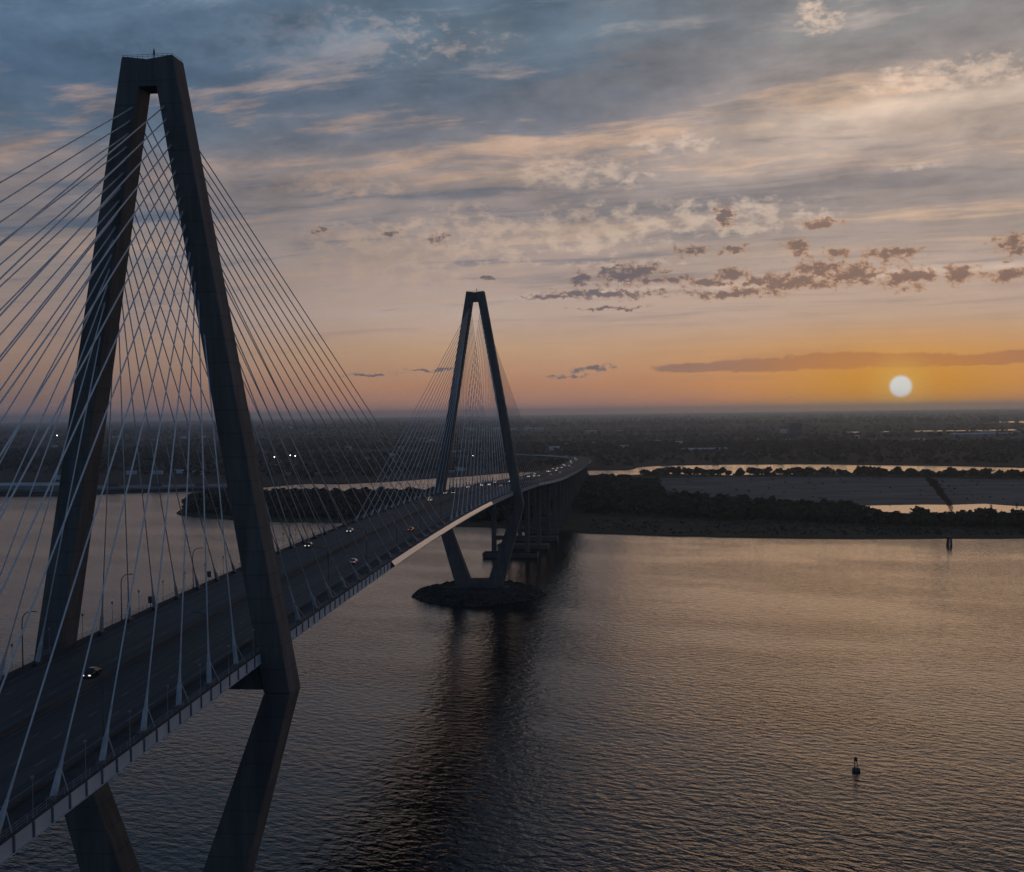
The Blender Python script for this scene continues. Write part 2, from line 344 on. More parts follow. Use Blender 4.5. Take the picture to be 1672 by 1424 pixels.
def slab(name, pts, ztop, zbot, m, kind='structure'):
    """land sheet with sloped banks; pts is an outline on the ground plan"""
    P = [(float(q[0]), float(q[1])) for q in pts]
    if sum(P[i][0]*P[(i+1) % len(P)][1]-P[(i+1) % len(P)][0]*P[i][1] for i in range(len(P))) < 0: P.reverse()
    tri = tessellate_polygon([[Vector((x, y, 0)) for x, y in P]]); n = len(P)
    mb = MB(); mb.add([(x, y, ztop) for x, y in P], [])
    for t in tri:
        a, c_, d = [Vector((*P[i], 0)) for i in t]
        mb.f.append(tuple(t) if (c_-a).cross(d-a).z > 0 else tuple(reversed(t)))
    mb.add([(x, y, zbot) for x, y in P], [])
    for i in range(n): j = (i+1) % n; mb.f.append((j, i, i+n, j+n))
    o = mb.build(name, m); tag(o, kind=kind); return o
def ragged(pts, amp, seg):
    out = []
    for i in range(len(pts)-1):
        a, c_ = np.array(pts[i][:2]), np.array(pts[i+1][:2]); L = np.linalg.norm(c_-a); n = max(1, int(L/seg))
        nrm = np.array([-(c_-a)[1], (c_-a)[0]])/max(L, 1e-6)
        for k in range(n):
            out.append(a+(c_-a)*k/n + nrm*(rng.normal()*amp if (k or i) else 0))
    out.append(np.array(pts[-1][:2])); return out

# ------------------------------------------------------------------ ground plan
RW = 40000.0
mb = MB(); n = 96
mb.add([(CAM[0]+RW*math.cos(2*math.pi*i/n), CAM[1]+RW*math.sin(2*math.pi*i/n), 0) for i in range(n)], [])
mb.add([(CAM[0], CAM[1], 0)], []); mb.f += [(n, i, (i+1) % n) for i in range(n)]
tag(mb.build('river_water', MT['water']), kind='structure')
def G(px, py, z=1.2): return PX(px, py, z)
# mainland beyond the creek, out to the horizon
front = [G(*q) for q in [(-520, 812), (-200, 810), (0, 809), (94, 809), (157, 806), (278, 801.5), (346, 800), (400, 797.5), (440, 793), (482, 789.5), (512, 788), (551, 789), (615, 786), (658, 783.5),
         (701, 780), (755, 777), (824, 771), (870, 768.5), (930, 767), (1025, 766.5), (1040, 762), (1067, 759.5), (1180, 757.5), (1299, 757), (1415, 758), (1560, 760), (1672, 762.5), (2100, 768)]]
front = ragged(front, 2.0, 45)
far = []
for i in range(41):
    a = R(55-110*i/40)-yaw*0
    far.append((CAM[0]+RW*.9985*math.sin(a), CAM[1]+RW*.9985*math.cos(a)))
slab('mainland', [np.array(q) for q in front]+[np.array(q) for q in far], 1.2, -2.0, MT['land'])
# the low island under the bridge
near_sh = ragged([G(*q, 0.6) for q in [(288, 837), (303, 842), (379, 848), (443, 851), (560, 852.5), (660, 855), (747, 858.5), (808, 860), (893, 865.5), (960, 870), (1025, 871.5), (1100, 874.5), (1300, 878), (1450, 878.5), (1672, 878), (2150, 880)]], 1.6, 18)
far_sh = ragged([G(*q, 0.6) for q in [(2150, 778), (1672, 774), (1400, 772), (1192, 776), (1110, 774), (1070, 773), (1030, 776), (1000, 783), (967, 785), (940, 782), (870, 796), (760, 804), (700, 805.5), (572, 806), (492, 806), (432, 806.5), (372, 807.5), (346, 808.5), (321, 813), (309, 819), (300, 829)]], 2.0, 30)
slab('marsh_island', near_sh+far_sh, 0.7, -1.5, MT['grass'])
# grey drained field on the island, ponds, distant reaches of water (each a thin sheet above the land)
fld = ragged([G(*q, .8) for q in [(1062, 800), (1075, 781), (1150, 779), (1400, 779), (1672, 783.5), (2100, 790), (2100, 850), (1672, 838), (1440, 832), (1300, 824), (1180, 813), (1062, 800)]], 5.0, 26)
slab('drained_field', fld[:-1], 0.86, 0.5, MT['field'])
def pond(name, px, z):
    q = ragged([G(*a, z) for a in px], .6, 25); slab(name, q[:-1] if np.linalg.norm(q[0]-q[-1]) < 1 else q, z, z-.12, MT['pond'])
pond('marsh_pond', [(1408, 826), (1460, 824.6), (1511, 824), (1560, 824.5), (1607, 822.6), (1640, 825), (1672, 827), (1750, 829), (1760, 842), (1672, 842), (1560, 842), (1440, 836)], .95)
pond('grass_pool', [(958, 830), (967, 828.6), (975, 829.2), (982, 831), (972, 832), (962, 831.6)], .95)
pond('far_reach', [(1613, 689.5), (1640, 688), (1700, 687), (1800, 687.5), (1800, 690), (1672, 690.4)], 2.0)
pond('far_reach', [(1382, 705.3), (1402, 705), (1403, 706), (1384, 706.3)], 1.8)
pond('far_reach', [(1437, 704.6), (1452, 704), (1452, 705), (1438, 705.5)], 1.8)
pond('far_reach', [(1492, 703.6), (1535, 703), (1600, 702.4), (1640, 701.4), (1672, 700.6), (1760, 700), (1760, 702), (1640, 703), (1533, 704.2), (1493, 704.6)], 1.8)
pond('far_reach', [(1392, 684.6), (1440, 684.0), (1440, 684.6), (1394, 685.2)], 2.2)
# mud rim along the near shore of the island
rim = [q for q in near_sh if q[0] > PX(870, 864)[0]]
slab('mud_bank', [q+np.array([0, -2.2-1.3*math.sin(q[0]*.05)-abs(rng.normal())*1.2]) for q in rim]+[q+np.array([0, 4.0]) for q in reversed(rim)], .22, -1.5, MT['mud'])

# ------------------------------------------------------------------ bridge geometry numbers
SPAN = 470.19; ZD = 58.58; SAG = 3.074; HW = 20.84; FH = 1.97
TZ, WT, WK, ZK, WB, ZB = 175.25, 5.16, 26.64, 50.6, 13.8, 3.83
LW, LWK, LWB, DT, DK, DB, ZCB = 4.31, 5.32, 9.76, 2.88, 3.62, 3.7, 169.3
def zdeck(Y):
    def par(Y): u = Y/SPAN; return ZD+4*SAG*u*(1-u)
    if Y > 520: s = 4*SAG/SPAN*(1-2*520/SPAN); return par(520)+s*(Y-520)
    if Y < -120: s = 4*SAG/SPAN*(1+2*120/SPAN); return par(-120)+s*(Y+120)
    return par(Y)
def lerp(a, c_, t): return a+(c_-a)*t
def wout(z): return lerp(WK, WT, (z-ZK)/(TZ-ZK)) if z >= ZK else lerp(WB, WK, (z-ZB)/(ZK-ZB))
def legw(z): return lerp(LWK, LW, (z-ZK)/(TZ-ZK)) if z >= ZK else lerp(LWB, LWK, (z-ZB)/(ZK-ZB))
def depw(z): return lerp(DK, DT, (z-ZK)/(TZ-ZK)) if z >= ZK else lerp(DB, DK, (z-ZB)/(ZK-ZB))

def make_tower(Y, label):
    T = empty('bridge_tower', (0, Y, 0)); tag(T, label, 'bridge tower', 'diamond bridge towers')
    def legseg(s, z0, z1):
        mb = MB(); cs = []
        for z in (z0, z1):
            xo, xi, d = s*wout(z), s*(wout(z)-legw(z)), depw(z)
            zi = z-.55 if z == TZ else z
            q = [(xi, -d, zi), (xo, -d, z), (xo, d, z), (xi, d, zi)]
            cs += q if s > 0 else [q[1], q[0], q[3], q[2]]
        mb.hexa(cs); return mb
    for s in (-1, 1):
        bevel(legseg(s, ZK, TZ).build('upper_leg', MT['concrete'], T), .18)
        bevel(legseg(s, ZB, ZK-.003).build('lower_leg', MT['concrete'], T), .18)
    # top cross beam with a shallow V on its top, butted between the legs
    mb = MB(); ins = .004
    prof = []
    for z, sgn in ((ZCB, -1), (ZCB, 1)):
        prof.append((sgn*(wout(z)-legw(z)-ins), z))
    xt = wout(TZ)-legw(TZ)
    prof += [(wout(TZ)-legw(TZ)-ins, TZ-.56), (0, TZ-.75), (-(wout(TZ)-legw(TZ)-ins), TZ-.56)]
    k = len(prof); d = DT-.06
    mb.add([(x, -d, z) for x, z in prof]+[(x, d, z) for x, z in prof],
           [tuple(range(k)), tuple(reversed(range(k, 2*k)))]+[(i, i+k, (i+1) % k+k, (i+1) % k) for i in range(k)])
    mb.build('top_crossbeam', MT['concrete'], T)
    # cross beam under the deck
    mb = MB(); x = wout(51.2)-legw(51.2)-.01; x1 = wout(55.6)-legw(55.6)-.01
    mb.hexa([(-x, -2.6, 51.2), (x, -2.6, 51.2), (x, 2.6, 51.2), (-x, 2.6, 51.2), (-x1, -2.6, 55.6), (x1, -2.6, 55.6), (x1, 2.6, 55.6), (-x1, 2.6, 55.6)])
    bevel(mb.build('deck_crossbeam', MT['concrete'], T), .15)
    # foot beam joining the two legs, plinth
    mb = MB(); z0, z1 = ZB, 7.8; x0, x1 = wout(z0)-legw(z0)-.01, wout(z1)-legw(z1)-.01
    mb.hexa([(-x0, -3.4, z0), (x0, -3.4, z0), (x0, 3.4, z0), (-x0, 3.4, z0), (-x1, -3.2, z1), (x1, -3.2, z1), (x1, 3.2, z1), (-x1, 3.2, z1)])
    mb.build('foot_beam', MT['concrete'], T)
    mb = MB(); mb.box(-18.5, 18.5, -9, 9, -1.0, ZB-.003); bevel(mb.build('plinth', MT['concrete'], T), .3)
    # rail on the head
    mb = MB(); zt = TZ
    for y in (-DT+.25, DT-.25):
        for h in (-.1, .25): mb.tube([(-WT+.15, y, zt+h), (WT-.15, y, zt+h)], .035, 5)
        for i in range(11):
            x = lerp(-WT+.15, WT-.15, i/10); zb = zt-.75*(1-abs(x)/WT)-.1
            mb.tube([(x, y, zb), (x, y, zt+.25)], .03, 5)
    for x in (-WT+.15, WT-.15): mb.tube([(x, -DT+.25, zt+.25), (x, DT-.25, zt+.25)], .035, 5)
    mb.build('top_railing', MT['dark_steel'], T)
    mb = MB(); mb.tube([(.9, -1.5, zt-.75), (.9, -1.5, zt+.5)], .12, 8); mb.tube([(.9, -1.5, zt+.5), (.9, -1.5, zt+1.3)], [.24, .16], 8)
    be = mb.build('beacon', MT['dark_steel'], T)
    mb = MB(); mb.tube([(.9, -1.5, zt+1.3), (.9, -1.5, zt+1.7)], [.16, .05], 8); mb.build('beacon_lamp', MT['red'], be)
    # stair platform at deck level on the legs
    for s in (-1, 1):
        mb = MB(); xi = s*(wout(ZD+.2)-legw(ZD+.2)); mb.box(min(xi, xi-s*1.2), max(xi, xi-s*1.2), -3.4, 3.4, ZD-.9, ZD-.5)
        for y in (-3.3, 0, 3.3): mb.tube([(xi-s*1.15, y, ZD-.5), (xi-s*1.15, y, ZD+.7)], .05, 5)
        mb.tube([(xi-s*1.15, -3.3, ZD+.7), (xi-s*1.15, 3.3, ZD+.7)], .05, 5)
        mb.build('leg_platform', MT['dark_steel'], T)
    return T
make_tower(0, 'dark concrete diamond tower filling the left of the picture, its foot out of frame')
make_tower(SPAN, 'dark concrete diamond tower standing whole on the rock islet, right of the larger one')

# rock islets round the tower feet
def rock_islet(Y):
    n, rr = 110, 26; mb = MB(); r2 = np.random.default_rng(3)
    prof = [(0, 3.5), (.6, 3.6), (.76, 4.3), (.84, 3.9), (.90, 2.4), (.96, .9), (1.0, -.2), (1.03, -1.2)]
    radii = [0] + [p_[0]*lerp(0, 1, 1) for p_ in prof[1:]]
    rings = []
    ts = np.concatenate([np.linspace(.05, .72, 10), np.linspace(.745, 1.03, 16)])
    for t in ts:
        z = np.interp(t, [q[0] for q in prof], [q[1] for q in prof]); ring = []
        for i in range(n):
            a = 2*math.pi*i/n; c_, s_ = math.cos(a), math.sin(a); e = 1.45
            x = 1.2+38.8*math.copysign(abs(c_)**(2/e), c_); y = 40*math.copysign(abs(s_)**(2/e), s_)*1.0
            j = 1.0 if t > .5 else .4
            ring.append((x*t+r2.normal()*.6*j, Y-14+y*t+r2.normal()*.6*j, z+abs(r2.normal())*.7*j-(.2*j)))
        rings.append(ring); mb.add(ring, [])
    for k in range(len(rings)-1):
        for i in range(n): j = (i+1) % n; mb.f.append((k*n+i, k*n+j, (k+1)*n+j, (k+1)*n+i)[::-1])
    mb.add([(0, Y-14, 3.5)], []); c0 = len(mb.v)-1
    mb.f += [(c0, i, (i+1) % n) for i in range(n)]
    o = mb.build('rock_islet', MT['rock']); tag(o, kind='structure'); return o
rock_islet(SPAN); rock_islet(0)

# ------------------------------------------------------------------ deck path
path = [(0.0, float(Y), zdeck(Y), HW) for Y in range(-440, 641, 10)]
edge_px = [(915.5, 781, .029), (938, 771, .027), (953, 762.5, .0245), (961, 756, .022), (965, 750, .019), (961, 746.3, .013), (945, 744.2, .009), (920, 742.4, .007), (881, 741, .005), (847, 739.6, .003), (800, 738.6, .002)]
prev = np.array([HW, 640.0, zdeck(640)]); edge = [prev]
for px, py, sl_ in edge_px:
    d = ray(px, py); lo, hi = 300.0, 9000.0
    for _ in range(60):
        t = (lo+hi)/2; q = CAM+d*t
        if q[2] > prev[2]-sl_*np.linalg.norm(q[:2]-prev[:2]): lo = t
        else: hi = t
    prev = CAM+d*lo; edge.append(prev)
E_ = np.array([[HW, 560, zdeck(560)], [HW, 600, zdeck(600)]]+edge)
def catmull(P, n):
    out = []
    for i in range(1, len(P)-2):
        for k in range(n):
            t = k/n; a, c_, d, e = P[i-1], P[i], P[i+1], P[i+2]
            out.append(.5*((2*c_)+(-a+d)*t+(2*a-5*c_+4*d-e)*t*t+(-a+3*c_-3*d+e)*t**3))
    out.append(P[-2]); return np.array(out)
E2 = catmull(E_, 14)
E2 = E2[E2[:, 1] > 0]
E2 = np.array([q for q in E2 if q[1] > 645 or q[0] != HW])
for i in range(len(E2)):
    t = E2[min(i+1, len(E2)-1)]-E2[max(i-1, 0)]; t = t/np.linalg.norm(t[:2]); nl = np.array([-t[1], t[0], 0])
    if E2[i][1] < 648 and abs(E2[i][0]-HW) < .3: continue
    hw = max(17.0, HW-.006*np.linalg.norm(E2[i][:2]-np.array([HW, 640])))
    q = E2[i]+nl*hw; path.append((q[0], q[1], q[2], hw))
path = [path[0]]+[q for a, q in zip(path, path[1:]) if math.hypot(q[0]-a[0], q[1]-a[1]) > 2]
PA = np.array(path)
TG = np.gradient(PA[:, :2], axis=0); TG /= np.linalg.norm(TG, axis=1)[:, None]
NR = np.stack([TG[:, 1], -TG[:, 0]], 1)       # right hand
SL = np.concatenate([[0], np.cumsum(np.linalg.norm(np.diff(PA[:, :3], axis=0), axis=1))])
i0 = int(np.argmin(abs(PA[:, 1]-650)*(PA[:, 0] == 0)+1e6*(PA[:, 0] != 0)))
def sweep(prof, ia, ib, step=1, closed=True):
    """prof: list of (fraction of half width, extra metres, dz)"""
    mb = MB(); k = len(prof); idx = list(range(ia, ib+1, step))
    for i in idx:
        mb.add([(PA[i, 0]+NR[i, 0]*(f*PA[i, 3]+e), PA[i, 1]+NR[i, 1]*(f*PA[i, 3]+e), PA[i, 2]+z) for f, e, z in prof], [])
    for a in range(len(idx)-1):
        for j in range(k if closed else k-1):
            j2 = (j+1) % k; mb.f.append((a*k+j, a*k+j2, (a+1)*k+j2, (a+1)*k+j)[::-1])
    if closed:
        mb.f.append(tuple(range(k))[::-1][::-1]); mb.f.append(tuple((len(idx)-1)*k+j for j in reversed(range(k))))
    return mb
def along(s):                                  # s = distance along the path -> index interpolation
    x = np.interp(s, SL, PA[:, 0]); y = np.interp(s, SL, PA[:, 1]); z = np.interp(s, SL, PA[:, 2])
    n = np.array([np.interp(s, SL, NR[:, 0]), np.interp(s, SL, NR[:, 1])]); n /= np.linalg.norm(n)
    return x, y, z, n, np.interp(s, SL, PA[:, 3])
def s_of_y(Y): return np.interp(Y, PA[:i0+1, 1], SL[:i0+1])

def rib_girder(s, ia, ib, main, T, o):
    s0, s1 = SL[ia], SL[ib]; st_ = [(s0, 0, 0)]
    q = s0+2.4; lim = s1-1 if main else s0+900
    while q < lim:
        st_ += [(q-.15, 0, 0), (q-.149, .2, 1), (q+.149, .2, 1), (q+.15, 0, 1)]; q += 4.73 if main else 9.46
    if not main: st_ += [(float(v), 0, 0) for v in SL[ia:ib] if v > q]
    st_.append((s1, 0, 0)); mb = MB(); mi = []
    for q, e, _ in st_:
        x, y, z, n, hw = along(q); c = np.array([x, y]); a, d = c+n*s*(hw+e), c+n*s*(hw-.34)
        mb.add([(*a, z+.16), (*a, z+.16-FH), (*d, z+.16-FH), (*d, z+.16)], [])
    for k in range(len(st_)-1):
        for j in range(4):
            f = (k*4+j, k*4+(j+1) % 4, k*4+4+(j+1) % 4, k*4+4+j); mb.f.append(f if s < 0 else f[::-1]); mi.append(1 if st_[k+1][2] and j == 0 else 0)
    mb.f.append((0, 1, 2, 3) if s > 0 else (3, 2, 1, 0)); L_ = len(mb.v)-4; mb.f.append((L_+3, L_+2, L_+1, L_) if s > 0 else (L_, L_+1, L_+2, L_+3)); mi += [0, 0]
    g = mb.build('edge_girder', MT['fascia'], T, origin=o); g.data.materials.append(MT['rib_shade']); g.data.polygons.foreach_set('material_index', mi); g.data.update()
def make_deck(name, label, cat, ia, ib, main):
    o = PA[ia, :3]; T = empty(name, tuple(o)); tag(T, label, cat)
    def put(mb, nm, m): return mb.build(nm, MT[m], T, origin=o)
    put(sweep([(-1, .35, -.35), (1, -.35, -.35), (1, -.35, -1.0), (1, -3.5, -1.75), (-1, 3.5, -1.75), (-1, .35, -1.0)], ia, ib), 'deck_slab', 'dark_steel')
    put(sweep([(-1, 1.6, 0), (1, -5.2, 0), (1, -5.2, -.34), (-1, 1.6, -.34)], ia, ib), 'roadway', 'asphalt')
    put(sweep([(1, -4.75, .10), (1, -.36, .10), (1, -.36, -.34), (1, -4.75, -.34)], ia, ib), 'walkway', 'walk')
    jers = [(-.32, 0), (.32, 0), (.12, .35), (.09, .95), (-.09, .95), (-.12, .35)]
    put(sweep([(-.06, e, z+.003) for e, z in reversed(jers)], ia, ib), 'median_barrier', 'barrier')
    put(sweep([(1, -4.95+e, z-.3) for e, z in reversed(jers)], ia, ib), 'walkway_barrier', 'barrier')
    put(sweep([(-1, 1.3+e*.8, z*1.05-.3) for e, z in reversed(jers)], ia, ib), 'side_parapet', 'barrier')
    for s in (-1, 1):
        rib_girder(s, ia, ib, main, T, o)
        put(sweep([(s, s*.22, .16-FH), (s, s*.22, .04-FH), (s, -s*.6, .04-FH), (s, -s*.6, .157-FH)][::s], ia, ib), 'girder_flange', 'fascia')
        put(sweep([(s, s*.10, .28), (s, s*.10, .163), (s, -s*.42, .163), (s, -s*.42, .28)][::s], ia, ib), 'edge_coping', 'walk')
    # stiffeners on the girders, rails and rail posts
    s0, s1 = SL[ia], SL[ib]
    for s in (-1, 1):
        rl = MB(); lim = s1 if main else s0+900
        for q in np.arange(s0+1, lim, 2.4 if main else 7.2):
            x, y, z, n, hw = along(q); c = np.array([x, y])+n*s*(hw-.15)
            rl.tube([(*c, z+.28), (*c, z+1.35)], .035, 4)
        idx = [i for i in range(ia, ib+1) if SL[i] <= lim]
        for h in (.62, .98, 1.35):
            rl.tube([(PA[i, 0]+NR[i, 0]*s*(PA[i, 3]-.15), PA[i, 1]+NR[i, 1]*s*(PA[i, 3]-.15), PA[i, 2]+h) for i in idx], .03, 4)
        put(rl, 'hand_railing', 'post')
    # lane lines: four lanes each way, dashes; edge lines
    ln_ = MB()
    def strip(off, a, e, wid):
        n_ = max(1, int((e-a)/8)); k = None
        for q in np.linspace(a, e, n_+1):
            x, y, z, n, hw = along(q); c = np.array([x, y])
            p1, p2 = c+n*(off-wid), c+n*(off+wid)
            ln_.add([(*p1, z+.006), (*p2, z+.006)], [])
            m_ = len(ln_.v)
            if k is not None: ln_.f.append((k, k+1, m_-1, m_-2))
            k = m_-2
    rw0, rw1, md = -HW+1.9, HW-5.5, -.06*HW
    lanes = [lerp(rw0+1.2, md-.9, i/4) for i in range(5)]+[lerp(md+.9, rw1-1.2, i/4) for i in range(5)]
    for i, off in enumerate(lanes):
        if i % 5 in (0, 4): strip(off, s0+1, s1-1, .08)
        else:
            for q in np.arange(s0+2, min(s1, s0+1300)-4, 12.2): strip(off, q, q+3.0, .075)
    put(ln_, 'lane_markings', 'line')
    # floor beams below
    if main: fb = MB()
    for q in () if not main else np.arange(s0+3, s1-3, 4.73):
        x, y, z, n, hw = along(q); t = np.array([-n[1], n[0]]); c = np.array([x, y])
        if main and min(abs(y), abs(y-SPAN)) < 4: continue
        cs = []
        for zz in (z-2.9, z-1.753):
            for sx, sy in ((-1, -1), (1, -1), (1, 1), (-1, 1)):
                cs.append((*(c+n*sx*(hw-1.0)+t*sy*.25), zz))
        fb.hexa(cs)
    if main: put(fb, 'floor_beams', 'dark_steel')
    if main:
        for s in (-1, 1):                     # wind fairing noses along the middle of the span
            ya, yb = np.searchsorted(PA[:, 1], 112), np.searchsorted(PA[:, 1], 352)
            pr = [(s, s*.24, .24), (s, s*1.25, -1.05), (s, s*1.15, -1.20), (s, s*.24, -1.75)]
            fa = put(sweep(pr[::s], ya, yb, 1), 'wind_fairing', 'fairing')
            fa.data.materials.append(MT['dark_steel'])
            for pg in list(fa.data.polygons)[-2:]: pg.material_index = 1
    return T
make_deck('bridge_deck', 'long grey cable-hung road deck running under both towers', 'bridge deck', 0, i0, True)
make_deck('approach_viaduct', 'curving elevated roadway on tall piers beyond the farther tower', 'viaduct', i0, len(PA)-1, False)

# ------------------------------------------------------------------ stay cables
TOPZ = [165.2, 162.7, 160.2, 157.6, 155.0, 152.5, 149.8, 147.2, 144.7, 142.0, 139.5, 136.6, 133.8, 130.8, 127.2, 120.3]
ORD = ['topmost', 'second from the top', 'third from the top', 'fourth from the top', 'fifth from the top', 'sixth from the top', 'seventh from the top', 'eighth from the top',
       'eighth from the bottom', 'seventh from the bottom', 'sixth from the bottom', 'fifth from the bottom', 'fourth from the bottom', 'third from the bottom', 'second from the bottom', 'lowest']
def stay(tower, Y, s, d, k):
    zt = TOPZ[k]; i = 16-k
    top = Vector((s*(wout(zt)-legw(zt)+.75), Y+d*(depw(zt)-.15), zt))
    yb = Y+d*(14.2*i-.4); bot = Vector((s*19.45, yb, zdeck(yb)+.12))
    ax = (top-bot).normalized(); near = tower == 'near'
    T = empty('stay_cable', bot)
    leg = ('left leg' if s < 0 else 'right leg')
    tag(T, f"pale stay cable, {ORD[k]} on the {'larger' if near else 'smaller'} tower's {leg}, {'camera' if d < 0 else 'far'} side", 'stay cable',
        f"stay cables of the {'larger' if near else 'smaller'} tower")
    mb = MB(); mb.tube([bot+ax*6.2, top], .125, 8 if near else 6); mb.build('cable', MT['cable'], T, origin=bot, smooth=True)
    mb = MB()
    mb.tube([bot, bot+ax*.3, bot+ax*3.6, bot+ax*3.75, bot+ax*3.9, bot+ax*5.3, bot+ax*5.5, bot+ax*8.6, bot+ax*8.8],
            [.46, .46, .38, .41, .30, .22, .18, .155, .128], 12 if near else 7)
    mb.build('anchor_sleeve', MT['sleeve'], T, origin=bot, smooth=True)
    mb = MB(); mb.tube([top-ax*1.6, top-ax*1.5, top+ax*.6], [.17, .21, .24], 8); mb.build('upper_socket', MT['sleeve'], T, origin=bot, smooth=True)
    mb = MB(); w, l, h = .85, 1.5, .5
    mb.box(bot.x-w*.8, bot.x+w*.8, yb-l, yb+l, bot.z-.5, bot.z+h*.7); bevel(mb.build('anchor_block', MT['dark_steel'], T, origin=bot), .08)
    if near or d < 0:
        q = bot+ax*3.9; mb = MB(); mb.tube([q+Vector((s*.3, 0, 0)), (bot.x+s*.9, yb+2.4, bot.z+.1)], .085, 6); mb.build('damper_strut', MT['sleeve'], T, origin=bot)
for tower, Y in (('near', 0.0), ('far', SPAN)):
    for s in (-1, 1):
        for d in (-1, 1):
            for k in range(16): stay(tower, Y, s, d, k)

# ------------------------------------------------------------------ deck furniture
ORDN = ['first', 'second', 'third', 'fourth', 'fifth', 'sixth', 'seventh', 'eighth', 'ninth', 'tenth', 'eleventh', 'twelfth', 'thirteenth', 'fourteenth', 'fifteenth', 'sixteenth', 'seventeenth', 'eighteenth', 'nineteenth', 'twentieth']
def make_walk_lamp():
    T = empty('walkway_lamp', (0, 0, 0))
    mb = MB(); mb.tube([(0, 0, 0), (0, 0, .25), (0, 0, .26), (0, 0, 4.6)], [.12, .12, .055, .045], 6); mb.build('post', MT['post'], T)
    mb = MB(); mb.tube([(0, 0, 4.6), (0, 0, 4.8), (0, 0, 5.1), (0, 0, 5.2)], [.08, .20, .27, .12], 8); mb.build('lamp_head', MT['post'], T)
    return T
wl = make_walk_lamp(); first = True
for s in (-1, 1):
    c = 0
    for Y in np.arange(-106.1, 600, 14.2):
        if min(abs(Y), abs(Y-SPAN)) < 6: continue
        o = wl if first else copy_tree(wl); first = False
        o.location = (s*(HW-.32), Y, zdeck(Y)+.26)
        zone = 'nearest' if Y < 0 else ('middle' if Y < SPAN else 'farthest')
        side = 'right' if s > 0 else 'left'
        yy = Y+106.1 if Y < 0 else (Y if Y < SPAN else Y-SPAN); c = int(yy//14.2)
        if Y < SPAN:
            where = 'on the camera side of the larger tower' if Y < 0 else 'between the two towers'
            nn = c if Y < 0 else c
            if nn < 17: lab = f"slim pale lamp post, {side} deck edge, {ORDN[nn]} {where}"
            else: lab = f"slim pale lamp post, {side} deck edge, {ORDN[max(0, int((SPAN-Y)//14.2))]} before the smaller tower"
        else: lab = f"slim pale lamp post, {side} deck edge, {ORDN[c]} beyond the smaller tower"
        tag(o, lab, 'lamp post', 'walkway lamp posts along the deck edges')
def make_street_light():
    T = empty('street_light', (0, 0, 0))
    mb = MB(); mb.tube([(0, 0, 0), (0, 0, .5), (0, 0, .52), (0, 0, 8.2), (.12, 0, 9.2), (.5, 0, 9.9), (1.1, 0, 10.3), (2.2, 0, 10.45)], [.2, .2, .13, .10, .095, .09, .085, .07], 7); mb.build('mast', MT['dark_steel'], T, smooth=True)
    mb = MB(); mb.hexa([(2.1, -.16, 10.36), (2.95, -.13, 10.38), (2.95, .13, 10.38), (2.1, .16, 10.36), (2.15, -.12, 10.54), (2.85, -.1, 10.5), (2.85, .1, 10.5), (2.15, .12, 10.54)]); mb.build('lamp_head', MT['dark_steel'], T)
    return T
sl_o = make_street_light(); first = True
for s in (-1, 1):
    for k, Y in enumerate(np.arange(-105.2, 640, 43.15)):
        if abs(Y-SPAN) < 5: Y += 9
        o = sl_o if first else copy_tree(sl_o); first = False
        x = -HW+1.3 if s < 0 else HW-4.95
        o.location = (x, Y, zdeck(Y)+.6); o.rotation_euler = (0, 0, 0 if s < 0 else math.pi)
        tag(o, f"dark curved-arm street light on the {'left' if s < 0 else 'right'} side of the road, {ORDN[k]} from the camera", 'street light', 'street lights along the deck')
def cabinet(Y, label):
    T = empty('road_sign', (-HW+.9, Y, zdeck(Y)+.3)); tag(T, label, 'sign', 'small dark road signs on the left parapet')
    mb = MB(); mb.tube([(0, 0, 0), (0, 0, 2.6)], .06, 6); mb.build('post', MT['dark_steel'], T)
    mb = MB(); mb.box(-.55, .55, -.04, .04, 1.3, 2.9); bevel(mb.build('panel', MT['darkwall'], T), .02)
cabinet(41.0, 'small dark upright sign on the left parapet, nearer one')
cabinet(80.0, 'small dark upright sign on the left parapet, beside the larger tower right leg')

